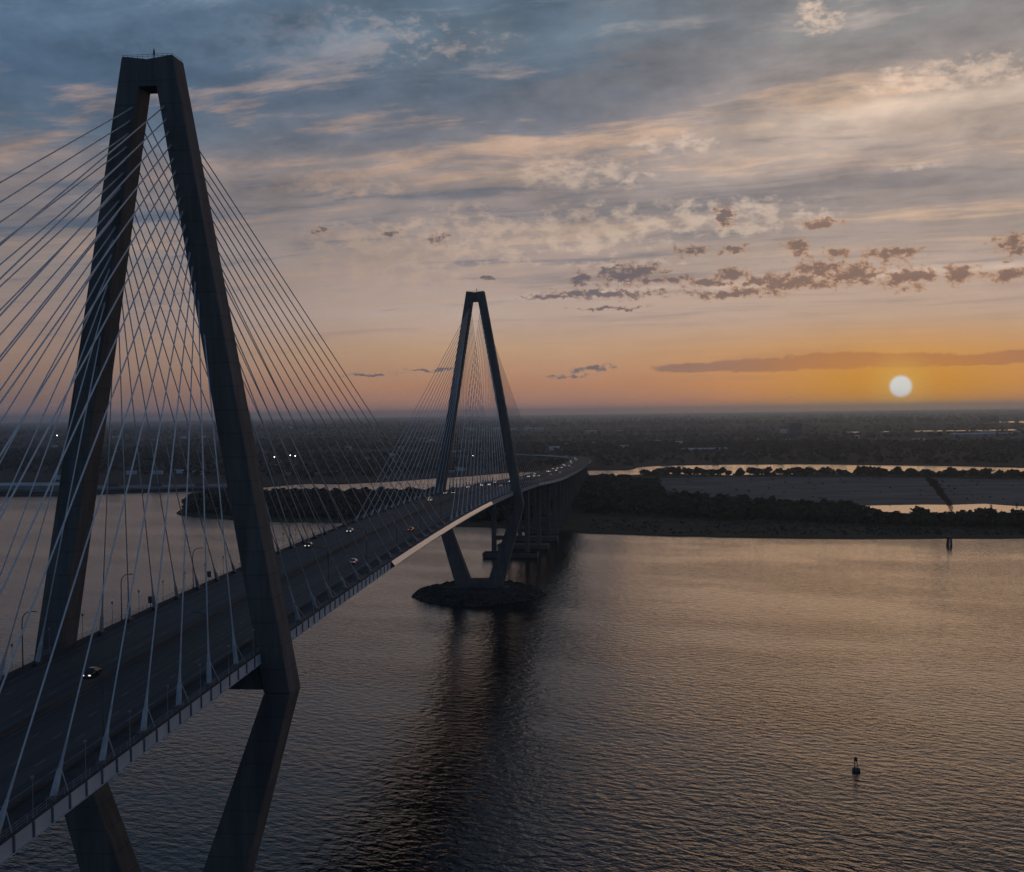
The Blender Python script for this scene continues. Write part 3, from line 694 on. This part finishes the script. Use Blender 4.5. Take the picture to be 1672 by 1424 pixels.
# ------------------------------------------------------------------ vehicles
def make_car(body_m, detail=True):
    """low sedan, nose towards +Y, on z=0"""
    T = empty('car', (0, 0, 0)); L, Wd = 4.6, .9
    prof = [(-2.28, .35), (-2.3, .62), (-2.22, .88), (-1.5, .95), (.75, .93), (1.7, .86), (2.2, .72), (2.3, .5), (2.26, .32)]
    mb = MB(); k = len(prof); secs = [(-Wd, -.06, .94), (-Wd*.97, 0, 1), (Wd*.97, 0, 1), (Wd, -.06, .94)]
    xs = [-.90, -.86, .86, .90]
    for x, sh in zip(xs, (.93, 1, 1, .93)):
        mb.add([(x, y*sh if abs(y) > 2 else y, .3+(z-.3)*sh) for y, z in prof], [])
    for a in range(3):
        for j in range(k): j2 = (j+1) % k; mb.f.append((a*k+j, (a+1)*k+j, (a+1)*k+j2, a*k+j2))
    mb.f.append(tuple(range(k))); mb.f.append(tuple(3*k+j for j in reversed(range(k))))
    bo = mb.build('body', body_m, T, smooth=False); bevel(bo, .05)
    mb = MB()
    mb.hexa([(-.80, -1.75, .94), (.80, -1.75, .94), (.80, .95, .92), (-.80, .95, .92), (-.62, -1.05, 1.40), (.62, -1.05, 1.40), (.62, .15, 1.42), (-.62, .15, 1.42)])
    bevel(mb.build('window_band', MT['glassd'], T), .04)
    mb = MB(); mb.hexa([(-.64, -1.1, 1.405), (.64, -1.1, 1.405), (.64, .2, 1.425), (-.64, .2, 1.425), (-.56, -.95, 1.46), (.56, -.95, 1.46), (.56, .05, 1.475), (-.56, .05, 1.475)])
    mb.build('roof', body_m, T)
    for y in (-1.4, 1.42):
        for x in (-.82, .82):
            mb = MB(); mb.tube([(x-.1, y, .32), (x+.1, y, .32)], .32, 14); w = mb.build('wheel', MT['tyre'], T)
            mb = MB(); sx = math.copysign(1, x); mb.tube([(x+sx*.101, y, .32), (x+sx*.115, y, .32)], .2, 10); mb.build('rim', MT['rim'], w)
    for x in (-.62, .62):
        mb = MB(); mb.box(x-.2, x+.2, 2.235, 2.33, .55, .72); mb.build('headlight', MT['head'], T)
        mb = MB(); mb.box(x-.2, x+.2, -2.33, -2.24, .62, .80); mb.build('tail_light', MT['tail'], T)
    mb = MB(); mb.box(-.8, .8, 2.2, 2.36, .3, .46); mb.box(-.8, .8, -2.36, -2.2, .3, .48); mb.build('bumper', MT['darkwall'], T)
    for x in (-.98, .98):
        mb = MB(); mb.box(x-.1, x+.1, .55, .72, .92, 1.06); mb.build('mirror', body_m, T)
    return T
P_dark, P_white, P_silver, P_red = paint('dark_car_paint', (.012, .013, .016)), paint('white_car_paint', (.75, .75, .74)), paint('silver_car_paint', (.35, .36, .38)), paint('red_car_paint', (.22, .02, .02))
cars = {k: make_car(m) for k, m in (('dark', P_dark), ('white', P_white), ('silver', P_silver), ('red', P_red))}
used = set()
def put_car(kind, x, y, away, label, z=None, rz=None):
    o = cars[kind] if kind not in used else copy_tree(cars[kind]); used.add(kind)
    zz = zdeck(y)+.008 if z is None else z
    o.location = (x, y, zz); g = (zdeck(y+2)-zdeck(y-2))/4 if z is None else 0
    a = (0 if away else math.pi) if rz is None else rz
    o.rotation_euler = (math.atan(g)*(1 if away else -1), 0, a); tag(o, label, 'car', 'cars on the bridge')
put_car('dark', -4.6, -22.3, False, 'dark car with a lit headlight, alone on the nearest stretch of road')
put_car('dark', -14.4, 157.7, False, 'dark car in the left lanes just past the larger tower')
put_car('silver', -11.6, 203.4, False, 'car with pale roof in the left lanes, second past the larger tower')
put_car('white', 10.4, 117.5, True, 'white car in the right lanes past the larger tower')
put_car('dark', 10.4, 207.0, True, 'dark car close to the right barrier near midspan')
put_car('red', -15.2, 388.2, False, 'reddish car in the left lanes just before the smaller tower')
put_car('white', -11.2, 370.9, False, 'pale car lit orange before the smaller tower')
put_car('silver', -15.2, 444, False, 'car with bright headlights at the foot of the smaller tower left leg')
put_car('dark', -11.4, 449, False, 'dark car level with the smaller tower left leg')

# far cars on the approach
def mini_car(m):
    T = empty('car', (0, 0, 0))
    mb = MB(); mb.hexa([(-.88, -2.25, .3), (.88, -2.25, .3), (.88, 2.25, .3), (-.88, 2.25, .3), (-.85, -2.2, .9), (.85, -2.2, .9), (.85, 2.15, .8), (-.85, 2.15, .8)])
    mb.hexa([(-.78, -1.6, .903), (.78, -1.6, .903), (.78, .9, .89), (-.78, .9, .89), (-.6, -1, 1.42), (.6, -1, 1.42), (.6, .2, 1.44), (-.6, .2, 1.44)])
    mb.build('body', m, T)
    for x in (-.62, .62):
        mb = MB(); mb.box(x-.2, x+.2, 2.2, 2.34, .52, .74); mb.build('headlight', MT['headfar'], T)
        mb = MB(); mb.box(x-.2, x+.2, -2.34, -2.2, .6, .8); mb.build('tail_light', MT['tail'], T)
    return T
minis = [mini_car(P_dark), mini_car(P_silver), mini_car(P_white)]
mu = set(); sbase = SL[i0]
far_spots = [(s_of_y(545), 0), (s_of_y(585), 1), (s_of_y(600), 2), (s_of_y(612), 0), (sbase+70, 1), (sbase+95, 3), (sbase+160, 2), (sbase+172, 0), (sbase+240, 1), (sbase+255, 2), (sbase+262, 3),
             (sbase+330, 0), (sbase+420, 2), (sbase+440, 1), (sbase+470, 3), (sbase+560, 0), (sbase+580, 1), (sbase+600, 2), (sbase+690, 3), (sbase+720, 1), (sbase+760, 0),
             (sbase+860, 2), (sbase+930, 1), (sbase+1010, 0), (sbase+1100, 2), (sbase+1200, 1), (sbase+1330, 0), (sbase+1450, 2), (sbase+1600, 1), (sbase+1750, 2)]
for j, (s_, ln) in enumerate(far_spots):
    if s_ > SL[-1]-10: continue
    x, y, z, n, hw = along(s_); off = -hw+4.2+3.4*ln; k = j % 3
    o = minis[k] if k not in mu else copy_tree(minis[k]); mu.add(k)
    t = np.array([-n[1], n[0]]); o.location = (x+n[0]*off, y+n[1]*off, z+.01); o.rotation_euler = (0, 0, math.atan2(-t[0], t[1])+math.pi)
    tag(o, 'car with lit headlights on the curving road beyond the smaller tower', 'car', 'headlit cars on the approach')
for j, s_ in enumerate([s_of_y(560), sbase+30, sbase+130, sbase+300, sbase+380, sbase+520, sbase+640]):
    x, y, z, n, hw = along(s_); off = 2.5+3.4*(j % 3); t = np.array([-n[1], n[0]])
    o = copy_tree(minis[(j+1) % 3]); o.location = (x+n[0]*off, y+n[1]*off, z+.01); o.rotation_euler = (0, 0, math.atan2(-t[0], t[1]))
    tag(o, 'car driving away in the right lanes beyond the smaller tower', 'car', 'cars driving away on the approach')

# road sign gantry at the bend
x, y, z, n, hw = along(sbase+1120)
T = empty('sign_gantry', (x, y, z), math.atan2(n[1], n[0])); tag(T, 'dark overhead sign gantry across the road at the far bend', 'sign gantry')
mb = MB()
for sx in (-hw+1, -1.2): mb.tube([(sx, 0, -.2), (sx, 0, 8.4)], .22, 6)
for h in (7.0, 8.2): mb.tube([(-hw+1, 0, h), (-1.2, 0, h)], .14, 6)
mb.build('frame', MT['dark_steel'], T)
for sx in (-12, -5): mb = MB(); mb.box(sx-2.4, sx+2.4, -.25, -.16, 6.2, 9.0); mb.build('sign_board', MT['darkwall'], T)

# ------------------------------------------------------------------ approach piers
def pier(s_, label, water):
    x, y, z, n, hw = along(s_); T = empty('bridge_pier', (x, y, 0), math.atan2(n[1], n[0])); tag(T, label, 'bridge pier', 'piers of the approach viaduct')
    cx = hw*.58; zt = z-4.6
    for s in (-1, 1):
        mb = MB(); mb.hexa([(s*cx-1.7, -1.5, 3.6), (s*cx+1.7, -1.5, 3.6), (s*cx+1.7, 1.5, 3.6), (s*cx-1.7, 1.5, 3.6), (s*cx-1.35, -1.25, zt), (s*cx+1.35, -1.25, zt), (s*cx+1.35, 1.25, zt), (s*cx-1.35, 1.25, zt)])
        bevel(mb.build('column', MT['pier'], T), .15)
    mb = MB(); c = hw-1.5
    mb.hexa([(-cx-2, -1.6, zt+.003), (cx+2, -1.6, zt+.003), (cx+2, 1.6, zt+.003), (-cx-2, 1.6, zt+.003), (-c, -1.6, z-2.92), (c, -1.6, z-2.92), (c, 1.6, z-2.92), (-c, 1.6, z-2.92)])
    mb.build('cap_beam', MT['pier'], T)
    if water:
        mb = MB(); mb.box(-hw+1, hw-1, -6, 6, .2, 3.597); bevel(mb.build('footing', MT['pier'], T), .2)
        mb = MB(); mb.box(-cx+1.55, cx-1.55, -1.0, 1.0, 12.5, 15.5); mb.build('strut', MT['pier'], T)
    else:
        mb = MB(); mb.box(-cx-3, cx+3, -3, 3, .1, 3.597); mb.build('footing', MT['pier'], T)
k = 0; s_ = s_of_y(648)
while s_ < SL[-1]-60 and k < 24:
    zz = along(s_)[2]
    if zz < 13: break
    lab = 'tall twin-column pier on its own footing in the water, first behind the smaller tower' if k == 0 else (
          f'twin-column approach pier, {ORDN[k]} behind the smaller tower' if k < 20 else 'twin-column approach pier near the far bend')
    pier(s_, lab, along(s_)[1] < 790); s_ += 56; k += 1

# ------------------------------------------------------------------ trees
def crown_arrays(r2, nq, size, rx=1.0, rz=1.0, lobes=5):
    """leaf-clump faces spread through a lobed crown of unit-ish radius, base at z=0"""
    cs = [np.array([0, 0, .1])]+[np.array([math.cos(a)*.5, math.sin(a)*.5, r2.uniform(-.35, .3)]) for a in r2.uniform(0, 6.28, lobes)]
    V, Q = [], []
    for i in range(nq):
        c = cs[r2.integers(len(cs))]; d = r2.normal(size=3); d /= np.linalg.norm(d); d[2] = d[2]*.85
        p_ = c+d*r2.uniform(.35, .62); nrm = d+r2.normal(size=3)*.6; nrm /= np.linalg.norm(nrm)
        a = np.cross(nrm, [.3, .2, .9]); a /= np.linalg.norm(a); bb = np.cross(nrm, a); s_ = size*r2.uniform(.6, 1.3)
        an = r2.uniform(0, 3.14); a, bb = a*math.cos(an)+bb*math.sin(an), bb*math.cos(an)-a*math.sin(an)
        k = len(V); V += [p_-a*s_-bb*s_*.6, p_+a*s_*.8-bb*s_*.8, p_+a*s_+bb*s_*.7, p_-a*s_*.7+bb*s_]
        Q.append((k, k+1, k+2, k+3))
    V = np.array(V); V[:, :2] *= rx; V[:, 2] = (V[:, 2]+.85)*rz
    return V, np.array(Q)
r2 = np.random.default_rng(11)
variants = []
for i in range(7):
    V, Q = crown_arrays(r2, 120, .24, .5, .5, 4+i % 3)
    me = np_mesh('crown', V, Q, MT['leaf'] if i % 3 else MT['leaf2'])
    tb = MB(); h = .35
    tb.tube([(0, 0, -.05), (.01, 0, .15), (.03, .02, .45), (.02, .03, .8)], [.045, .032, .022, .008], 5)
    for a in (0.4, 2.5, 4.4): tb.tube([(.02, .01, .3), (.22*math.cos(a), .22*math.sin(a), .55)], [.018, .006], 4)
    variants.append((me, tb))
trunks = []
for me, tb in variants:
    m2 = bpy.data.meshes.new('trunk'); m2.from_pydata(tb.v, [], tb.f); m2.materials.append(MT['bark']); m2.update(); trunks.append(m2)
def tree(x, y, z, h, label, group, wide=1.0):
    i = random.randrange(7); T = empty('broadleaf_tree', (x, y, z), random.uniform(0, 6.28)); T.scale = (h*wide, h*wide, h)
    tag(T, label, 'tree', group)
    o = bpy.data.objects.new('trunk', trunks[i]); C.objects.link(o); o.parent = T
    o = bpy.data.objects.new('crown', variants[i][0]); C.objects.link(o); o.parent = T; o.location = (0, 0, .13)
low = [crown_arrays(np.random.default_rng(40+i), 34, .34, .55, .5, 4) for i in range(8)]
vlow = [crown_arrays(np.random.default_rng(60+i), 9, .55, .6, .5, 3) for i in range(6)]
def wood(name, pts, hs, lib, label, z0=.8, m='leaf'):
    VV, QQ, k = [], [], 0
    for (x, y), h in zip(pts, hs):
        V, Q = lib[rng.integers(len(lib))]; a = rng.uniform(0, 6.28); c, s = math.cos(a), math.sin(a); w = h*rng.uniform(.8, 1.3)
        X = np.empty_like(V); X[:, 0] = (V[:, 0]*c-V[:, 1]*s)*w+x; X[:, 1] = (V[:, 0]*s+V[:, 1]*c)*w+y; X[:, 2] = V[:, 2]*h*1.0+z0
        VV.append(X); QQ.append(Q+k); k += len(V)
    me = np_mesh(name, np.concatenate(VV), np.concatenate(QQ), MT[m]); o = bpy.data.objects.new(name, me); C.objects.link(o)
    tag(o, label, 'woodland', kind='stuff'); return o
def in_band(n, xa, xb, fy_lo, fy_hi, bias=1.0):
    """random plan points of a belt whose far and near limits are given as photo rows on the ground"""
    out = []
    while len(out) < n:
        px = rng.uniform(xa, xb); y0, y1 = fy_lo(px), fy_hi(px); t = rng.uniform()
        D0, D1 = 1/(y0-675), 1/(y1-675); yy = 675+1/(D0+(D1-D0)*t**bias)
        q = PX(px, yy, .7); out.append((q[0], q[1]))
    return out
ip = lambda xs, ys: (lambda x: float(np.interp(x, xs, ys)))
# belt right of the bridge, along the near edge of the island
bl_lo = ip([955, 1035, 1070, 1140, 1190, 1300, 1390, 1440, 1510, 1672, 1760], [800, 795, 808, 818, 820, 830, 834, 851, 852, 852, 853])
bl_hi = ip([955, 1035, 1140, 1300, 1480, 1672, 1760], [838, 842, 847, 852, 859, 861, 862])
pts = in_band(950, 950, 1760, bl_lo, bl_hi)
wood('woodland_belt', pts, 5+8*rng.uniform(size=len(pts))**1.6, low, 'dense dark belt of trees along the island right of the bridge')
for i in range(114):
    px = 960+790*(i+.5)/114+rng.uniform(-3, 3); rear = i % 2
    yy = bl_lo(px)+rng.uniform(0, 3) if rear else bl_hi(px)-rng.uniform(0, 2.5); q = PX(px, yy, .7)
    if rear: tree(q[0], q[1], .7, 5.5+9*rng.uniform()**.8 if px < 1425 else rng.uniform(6.5, 10.5), 'dark tree on the far skyline of the belt in front of the grey field', 'skyline trees of the near belt')
    else: tree(q[0], q[1], .7, 4.5+7*rng.uniform()**1.3, 'dark tree on the near edge of the belt above the grassy shore', 'near-edge trees of the belt', 1.2)
for px, yb, h, wd_ in [(1463, 850, 9, 1), (1506, 850, 13.5, 1.3), (1549, 851, 9, 1), (1598, 850, 12, 1.2), (1612, 851, 13, 1.3), (1640, 851, 10, .9), (1662, 851, 11.5, 1.1)]:
    q = PX(px, yb, .7); tree(q[0], q[1], .7, h, 'dark tree standing out against the bright pond at right', 'trees in front of the bright pond', wd_)
# narrow row between the grey field and the creek
row_y = ip([1040, 1075, 1200, 1400, 1672, 1760], [779, 776.5, 777, 776.5, 781, 783])
for i in range(105):
    px = 1045+700*(i+.5)/105+rng.uniform(-4, 4); q = PX(px, row_y(px)+rng.uniform(-1.2, .6), .7)
    tree(q[0], q[1], .7, rng.uniform(7, 15), 'dark tree in the thin row between grey field and bright creek', 'thin row of trees along the creek', rng.uniform(.9, 1.5))
pts = in_band(150, 1045, 1760, lambda x: row_y(x)-2.5, lambda x: row_y(x)+.8)
wood('creek_scrub', pts, rng.uniform(3, 7, len(pts)), low, 'low scrub under the thin row of trees by the creek')
pts = in_band(130, 1062, 1760, lambda x: 781+.004*(x-1062), ip([1062, 1180, 1300, 1440, 1672, 1760], [800, 812, 822, 830, 833, 836]))
wood('field_scrub', pts, rng.uniform(.8, 3.2, len(pts)), low, 'low scrub dotted over the grey drained field', .86, 'leaf2')
pts = in_band(700, 965, 1760, ip([965, 1100, 1300, 1480, 1760], [846, 850, 855, 862, 865]), ip([965, 1100, 1300, 1672, 1760], [867, 871.5, 875, 875, 875.5]))
wood('shore_scrub', pts, rng.uniform(.7, 2.6, len(pts)), low, 'low scrub and reeds over the grassy shore', .7, 'leaf2')
# wood close behind the viaduct, right of the bend
pts = in_band(430, 868, 1075, ip([868, 940, 1000, 1075], [800, 790, 787, 792]), ip([868, 940, 1075], [835, 832, 815]))
wood('viaduct_wood', pts, rng.uniform(8, 14, len(pts)), low, 'dark wood beside the piers of the approach viaduct')
for i in range(14):
    px = 962+66*(i+.5)/14; q = PX(px, 786+rng.uniform(-1, 1.5), .7)
    tree(q[0], q[1], .7, rng.uniform(9, 14), 'dark tree against the small bright water right of the bend', 'trees by the bend', 1.1)
# wooded island seen between the two towers
il = ip([300, 318, 345, 400, 480, 560, 650, 760, 880], [830, 816, 811, 809, 808, 807.5, 807, 806, 801])
ih = ip([300, 318, 400, 480, 560, 640, 760, 880], [835, 838, 843, 846, 847, 849, 851, 856])
pts = in_band(1900, 306, 880, il, ih)
wood('island_wood', pts, 5+8*rng.uniform(size=len(pts))**1.6, low, 'dense dark wood covering the island behind the larger tower right leg')
for i in range(50):
    px = 312+390*(i+.5)/50; q = PX(px, (ih(px)-.8) if i % 3 else il(px)+1.0, .7)
    if i % 3: tree(q[0], q[1], .7, rng.uniform(6, 10), 'dark tree on the near shore of the wooded island between the towers', 'near-shore trees of the wooded island', 1.2)
    else: tree(q[0], q[1], .7, rng.uniform(8, 12), 'dark tree along the far shore of the wooded island between the towers', 'far-shore trees of the wooded island', 1.2)
# far wooded lowland
def far_scatter(n, d0, d1, hs):
    out, h = [], []
    while len(out) < n:
        dd = 1/rng.uniform(1/d1, 1/d0); a = R(rng.uniform(-31, 20)); x, y = CAM[0]+dd*math.sin(a), CAM[1]+dd*math.cos(a)
        f = math.sin(y*.0061+1.3*math.sin(x*.0013))+.7*math.sin(y*.017+x*.0021)+.5*math.sin(x*.004)
        if f < rng.uniform(-.9, .9): continue
        if math.sin(a) < -.25 and dd < 2150: continue
        out.append((x, y)); h.append(rng.uniform(*hs))
    return out, h
cr = ip([-100, 346, 482, 700, 870, 1040, 1300, 1672, 1800], [770, 778, 784, 774, 765, 760, 755, 759, 760])
pts = in_band(2600, -60, 1760, lambda x: cr(x)-34, cr, 1.0)
wood('far_bank_wood', pts, rng.uniform(6, 12, len(pts)), vlow, 'dark wooded ground beyond the bright creek', 1.2)
pts, h = far_scatter(5200, 2900, 9000, (8, 15)); wood('lowland_wood', pts, h, vlow, 'scattered dark woods over the far lowland', 1.2)
pts, h = far_scatter(3500, 8000, 26000, (14, 30)); wood('horizon_wood', pts, h, vlow, 'hazy woods near the horizon', 1.2)

# ------------------------------------------------------------------ port and town
def building(px, py, w, d, h, label, group=None, roof='roofb', wall='wallb', cat='building', rz=.1, z=1.2, name='warehouse', windows=0):
    q = PX(px, py, z); T = empty(name, (q[0], q[1], z), rz); tag(T, label, cat, group)
    mb = MB(); mb.box(-w/2, w/2, -d/2, d/2, -.5, h); mb.build('wall', MT[wall], T)
    mb = MB(); r = min(d*.12, 4)
    mb.add([(-w/2-.4, -d/2-.4, h+.003), (w/2+.4, -d/2-.4, h+.003), (w/2+.4, d/2+.4, h+.003), (-w/2-.4, d/2+.4, h+.003), (-w/2-.4, 0, h+r), (w/2+.4, 0, h+r)],
           [(0, 1, 5, 4), (2, 3, 4, 5), (1, 2, 5), (3, 0, 4), (3, 2, 1, 0)]); mb.build('roof', MT[roof], T)
    for i in range(windows):
        for j in range(max(1, int(h/9))):
            x = lerp(-w/2, w/2, (i+.5)/windows); mb = MB(); mb.box(x-w/windows*.28, x+w/windows*.28, -d/2-.12, -d/2-.01, 2+j*8, 6+j*8); mb.build('window', MT['glassd'], T)
    return T
building(-60, 803, 330, 30, 9, 'long pale quayside shed with a bright roof edge at the far left shore', cat='shed', rz=-.02, windows=0)
# quay wall with fenders
qa, qb = PX(-420, 811, 0), PX(372, 799.5, 0)
L = float(np.linalg.norm(qb[:2]-qa[:2])); T = empty('quay_wall', (qa[0], qa[1], 0), math.atan2(qb[1]-qa[1], qb[0]-qa[0])); tag(T, 'long low quay wall with dark underside along the left shore', 'quay')
mb = MB(); mb.box(0, L, -10, 26, 2.6, 5.2); mb.build('apron', MT['quay'], T)
mb = MB()
for x in np.arange(4, L, 9): mb.tube([(x, -8.6, -1.5), (x, -8.6, 2.6)], .7, 6)
mb.build('pile_row', MT['dark_steel'], T)
mb = MB(); mb.box(0, L, 26.01, 70, 1.0, 4.7); mb.build('yard', MT['quay'], T)
mb = MB()
for x in np.arange(20, L, 62): mb.box(x, x+14, 12, 24, 5.203, 10.5)
mb.build('shed_row', MT['darkwall'], T); 
for i, (px, py) in enumerate([(100, 783), (215, 775), (258, 774.5), (292, 773), (323, 775)]):
    building(px, py, 17 if i else 26, 9, 6, f"small white-roofed building behind the quay, {ORDN[i]} from the left", 'white-roofed buildings behind the quay', wall='roofb', rz=-.05)
building(1298, 711, 48, 40, 44, 'dark square tower block on the far horizon left of the sun', cat='tower block', wall='darkwall', roof='darkwall', name='tower_block', rz=.1, windows=6)
spots = [(470, 777), (520, 776), (545, 775), (566, 734), (508, 712), (470, 700), (655, 733), (700, 725), (705, 721), (690, 719), (765, 703), (790, 704), (815, 703), (838, 703), (862, 703), (880, 704),
         (965, 708), (1014, 707), (925, 729), (972, 727), (1074, 723), (1112, 726), (1020, 732), (960, 733), (1235, 722), (1290, 722), (1284, 707), (1612, 711), (1660, 709), (1640, 712), (40, 740), (140, 751), (60, 718), (250, 722), (190, 716),
         (280, 745), (330, 715), (300, 716), (90, 730), (600, 752), (640, 745), (735, 772), (750, 769), (745, 741), (905, 735), (1400, 716), (1500, 722), (430, 760), (450, 763), (400, 769)]
for i, (px, py) in enumerate(spots):
    dist = 104*1983/(py-675); w = rng.uniform(5, 17)*dist/1983; big = rng.uniform()
    side = 'left of the smaller tower' if px < 730 else 'right of the smaller tower'
    building(px, py, w, min(60, w*.6), min(rng.uniform(5, 9)*dist/3500, 14), f'small low pale-roofed building on the dark far lowland, {side}', f'low buildings on the far lowland {side}', rz=rng.uniform(-.2, .2),
             wall='roofb' if big > .5 else 'wallb')
building(1150, 737, 110, 40, 5, 'long flat pale-roofed warehouse on the far bank left of the sun', cat='warehouse', rz=.05)
building(1590, 713, 150, 60, 9, 'bluish flat warehouse near the right edge below the sun', cat='warehouse', rz=.05)
# tall floodlight masts, lit
for px, py, lab in [(93, 711, 'single lit floodlight mast seen left of the larger tower'), (448, 746, 'lit floodlight mast right of the larger tower, leftmost of three'), (474, 743.5, 'lit floodlight mast right of the larger tower, middle of three'), (482, 744.5, 'lit floodlight mast right of the larger tower, rightmost of three'), (772, 744, 'small lit lamp mast seen through the smaller tower')]:
    d = ray(px, py); hm = 26.0; q = CAM+d*((hm-CAM[2])/d[2]); dist = np.linalg.norm(q[:2]-CAM[:2]); r = dist/1983*(0.95 if px != 772 else .5)
    T = empty('floodlight_mast', (q[0], q[1], 1.2)); tag(T, lab, 'floodlight', 'lit floodlight masts')
    mb = MB(); mb.tube([(0, 0, 0), (0, 0, hm-1.4)], [.5, .25], 6); mb.build('pole', MT['post'], T)
    mb = MB(); mb.tube([(0, 0, hm-1.2-r*.6), (0, 0, hm-1.2), (0, 0, hm-1.2+r*.6)], [r*.5, r*.8, r*.5], 8)
    mb.build('lamp', MT['flood'], T)

# ------------------------------------------------------------------ river marks
T = empty('channel_buoy', (*PX(1398, 1259, 0)[:2], 0)); tag(T, 'dark channel buoy floating alone on open water at lower right', 'buoy'); T.rotation_euler = (R(3), R(-4), .4)
mb = MB(); mb.tube([(0, 0, -.6), (0, 0, .1), (0, 0, .7), (0, 0, .85)], [.7, 1.15, 1.15, .8], 14); mb.build('float', MT['dark_steel'], T, smooth=False)
mb = MB()
for a in (0, 1.57, 3.14, 4.71): mb.tube([(.75*math.cos(a), .75*math.sin(a), .8), (.3*math.cos(a), .3*math.sin(a), 3.4)], .06, 5)
for h, r in ((1.6, .64), (2.5, .47)): mb.tube([(r*math.cos(t), r*math.sin(t), h) for t in np.linspace(0, 6.283, 9)], .04, 4)
mb.build('frame', MT['dark_steel'], T)
mb = MB(); mb.box(-.55, .55, -.06, .06, 2.9, 4.0); mb.box(-.06, .06, -.55, .55, 2.9, 4.0); mb.build('day_mark', MT['darkwall'], T)
mb = MB(); mb.tube([(0, 0, 4.0), (0, 0, 4.35)], [.16, .1], 8); mb.build('lantern', MT['post'], T)
q = PX(1550, 891, 0); T = empty('pile_dolphin', (*q[:2], 0)); tag(T, 'cluster of dark piles with pale post standing off the right shore', 'pile marker')
for i in range(6):
    a = i*1.047; mb = MB(); mb.tube([(2.1*math.cos(a), 2.1*math.sin(a), -1.5), (1.3*math.cos(a), 1.3*math.sin(a), 6.4)], .42, 8); mb.build('pile', MT['bark'], T)
mb = MB(); mb.tube([(0, -2.4, 0), (0, -2.0, 5.2)], .28, 8); mb.build('pale_post', MT['cable'], T)
mb = MB(); mb.tube([(0, 0, 6.2), (0, 0, 7.0)], [1.9, 1.7], 10); mb.build('pile_cap', MT['dark_steel'], T)
# plume of dark smoke leaning to the left over the pond
q0 = PX(1553, 836, 2.0)
pl = [(0, 0), (-1, 7), (-6, 14), (-11, 21), (-17, 29), (-23, 33)]; rad = [1.6, 3.0, 3.0, 3.6, 4.4, 2.2]
mb = MB(); cat_ = catmull(np.array([[x, 0, z] for x, z in [(.5, -5)]+pl+[(-28, 35)]], float), 5); rr_ = np.interp(np.linspace(0, 5, len(cat_)), range(6), rad)
r3 = np.random.default_rng(5)
mb.tube([(q[0], q[1]+r3.normal()*.4, q[2]+2) for q in cat_], [r*(1+.14*r3.normal()) for r in rr_], 12)
o = mb.build('smoke_plume', MT['dark_steel'], smooth=True); o.location = (q0[0], q0[1], 0)
for vv in o.data.vertices: vv.co += Vector((r3.normal()*.5, r3.normal()*.5, r3.normal()*.4))
ms = bpy.data.materials.new('smoke'); ms.use_nodes = True; nb = NB(ms.node_tree); ms.node_tree.nodes.clear()
pv = nb.n.new('ShaderNodeVolumePrincipled'); pv.inputs['Color'].default_value = (.12, .11, .10, 1); pv.inputs['Density'].default_value = .42
ou = nb.n.new('ShaderNodeOutputMaterial'); nb.l.new(pv.outputs[0], ou.inputs['Volume'])
o.data.materials.clear(); o.data.materials.append(ms); tag(o, 'dark smoke plume leaning left above the bright pond at right', 'smoke')

# ------------------------------------------------------------------ haze
HZ = 40400.0
mb = MB(); mb.box(CAM[0]-HZ, CAM[0]+HZ, CAM[1]-HZ, CAM[1]+HZ, -3.2, 182.0)
hz = mb.build('haze', MT['post']); tag(hz, 'thin evening haze over the lowland', 'haze', kind='stuff')
mh = bpy.data.materials.new('haze'); mh.use_nodes = True; nb = NB(mh.node_tree); mh.node_tree.nodes.clear()
pv = nb.n.new('ShaderNodeVolumePrincipled'); pv.inputs['Color'].default_value = (.66, .82, 1.0, 1); pv.inputs['Density'].default_value = 5.6e-5; pv.inputs['Anisotropy'].default_value = .75
ou = nb.n.new('ShaderNodeOutputMaterial'); nb.l.new(pv.outputs[0], ou.inputs['Volume'])
hz.data.materials.clear(); hz.data.materials.append(mh)
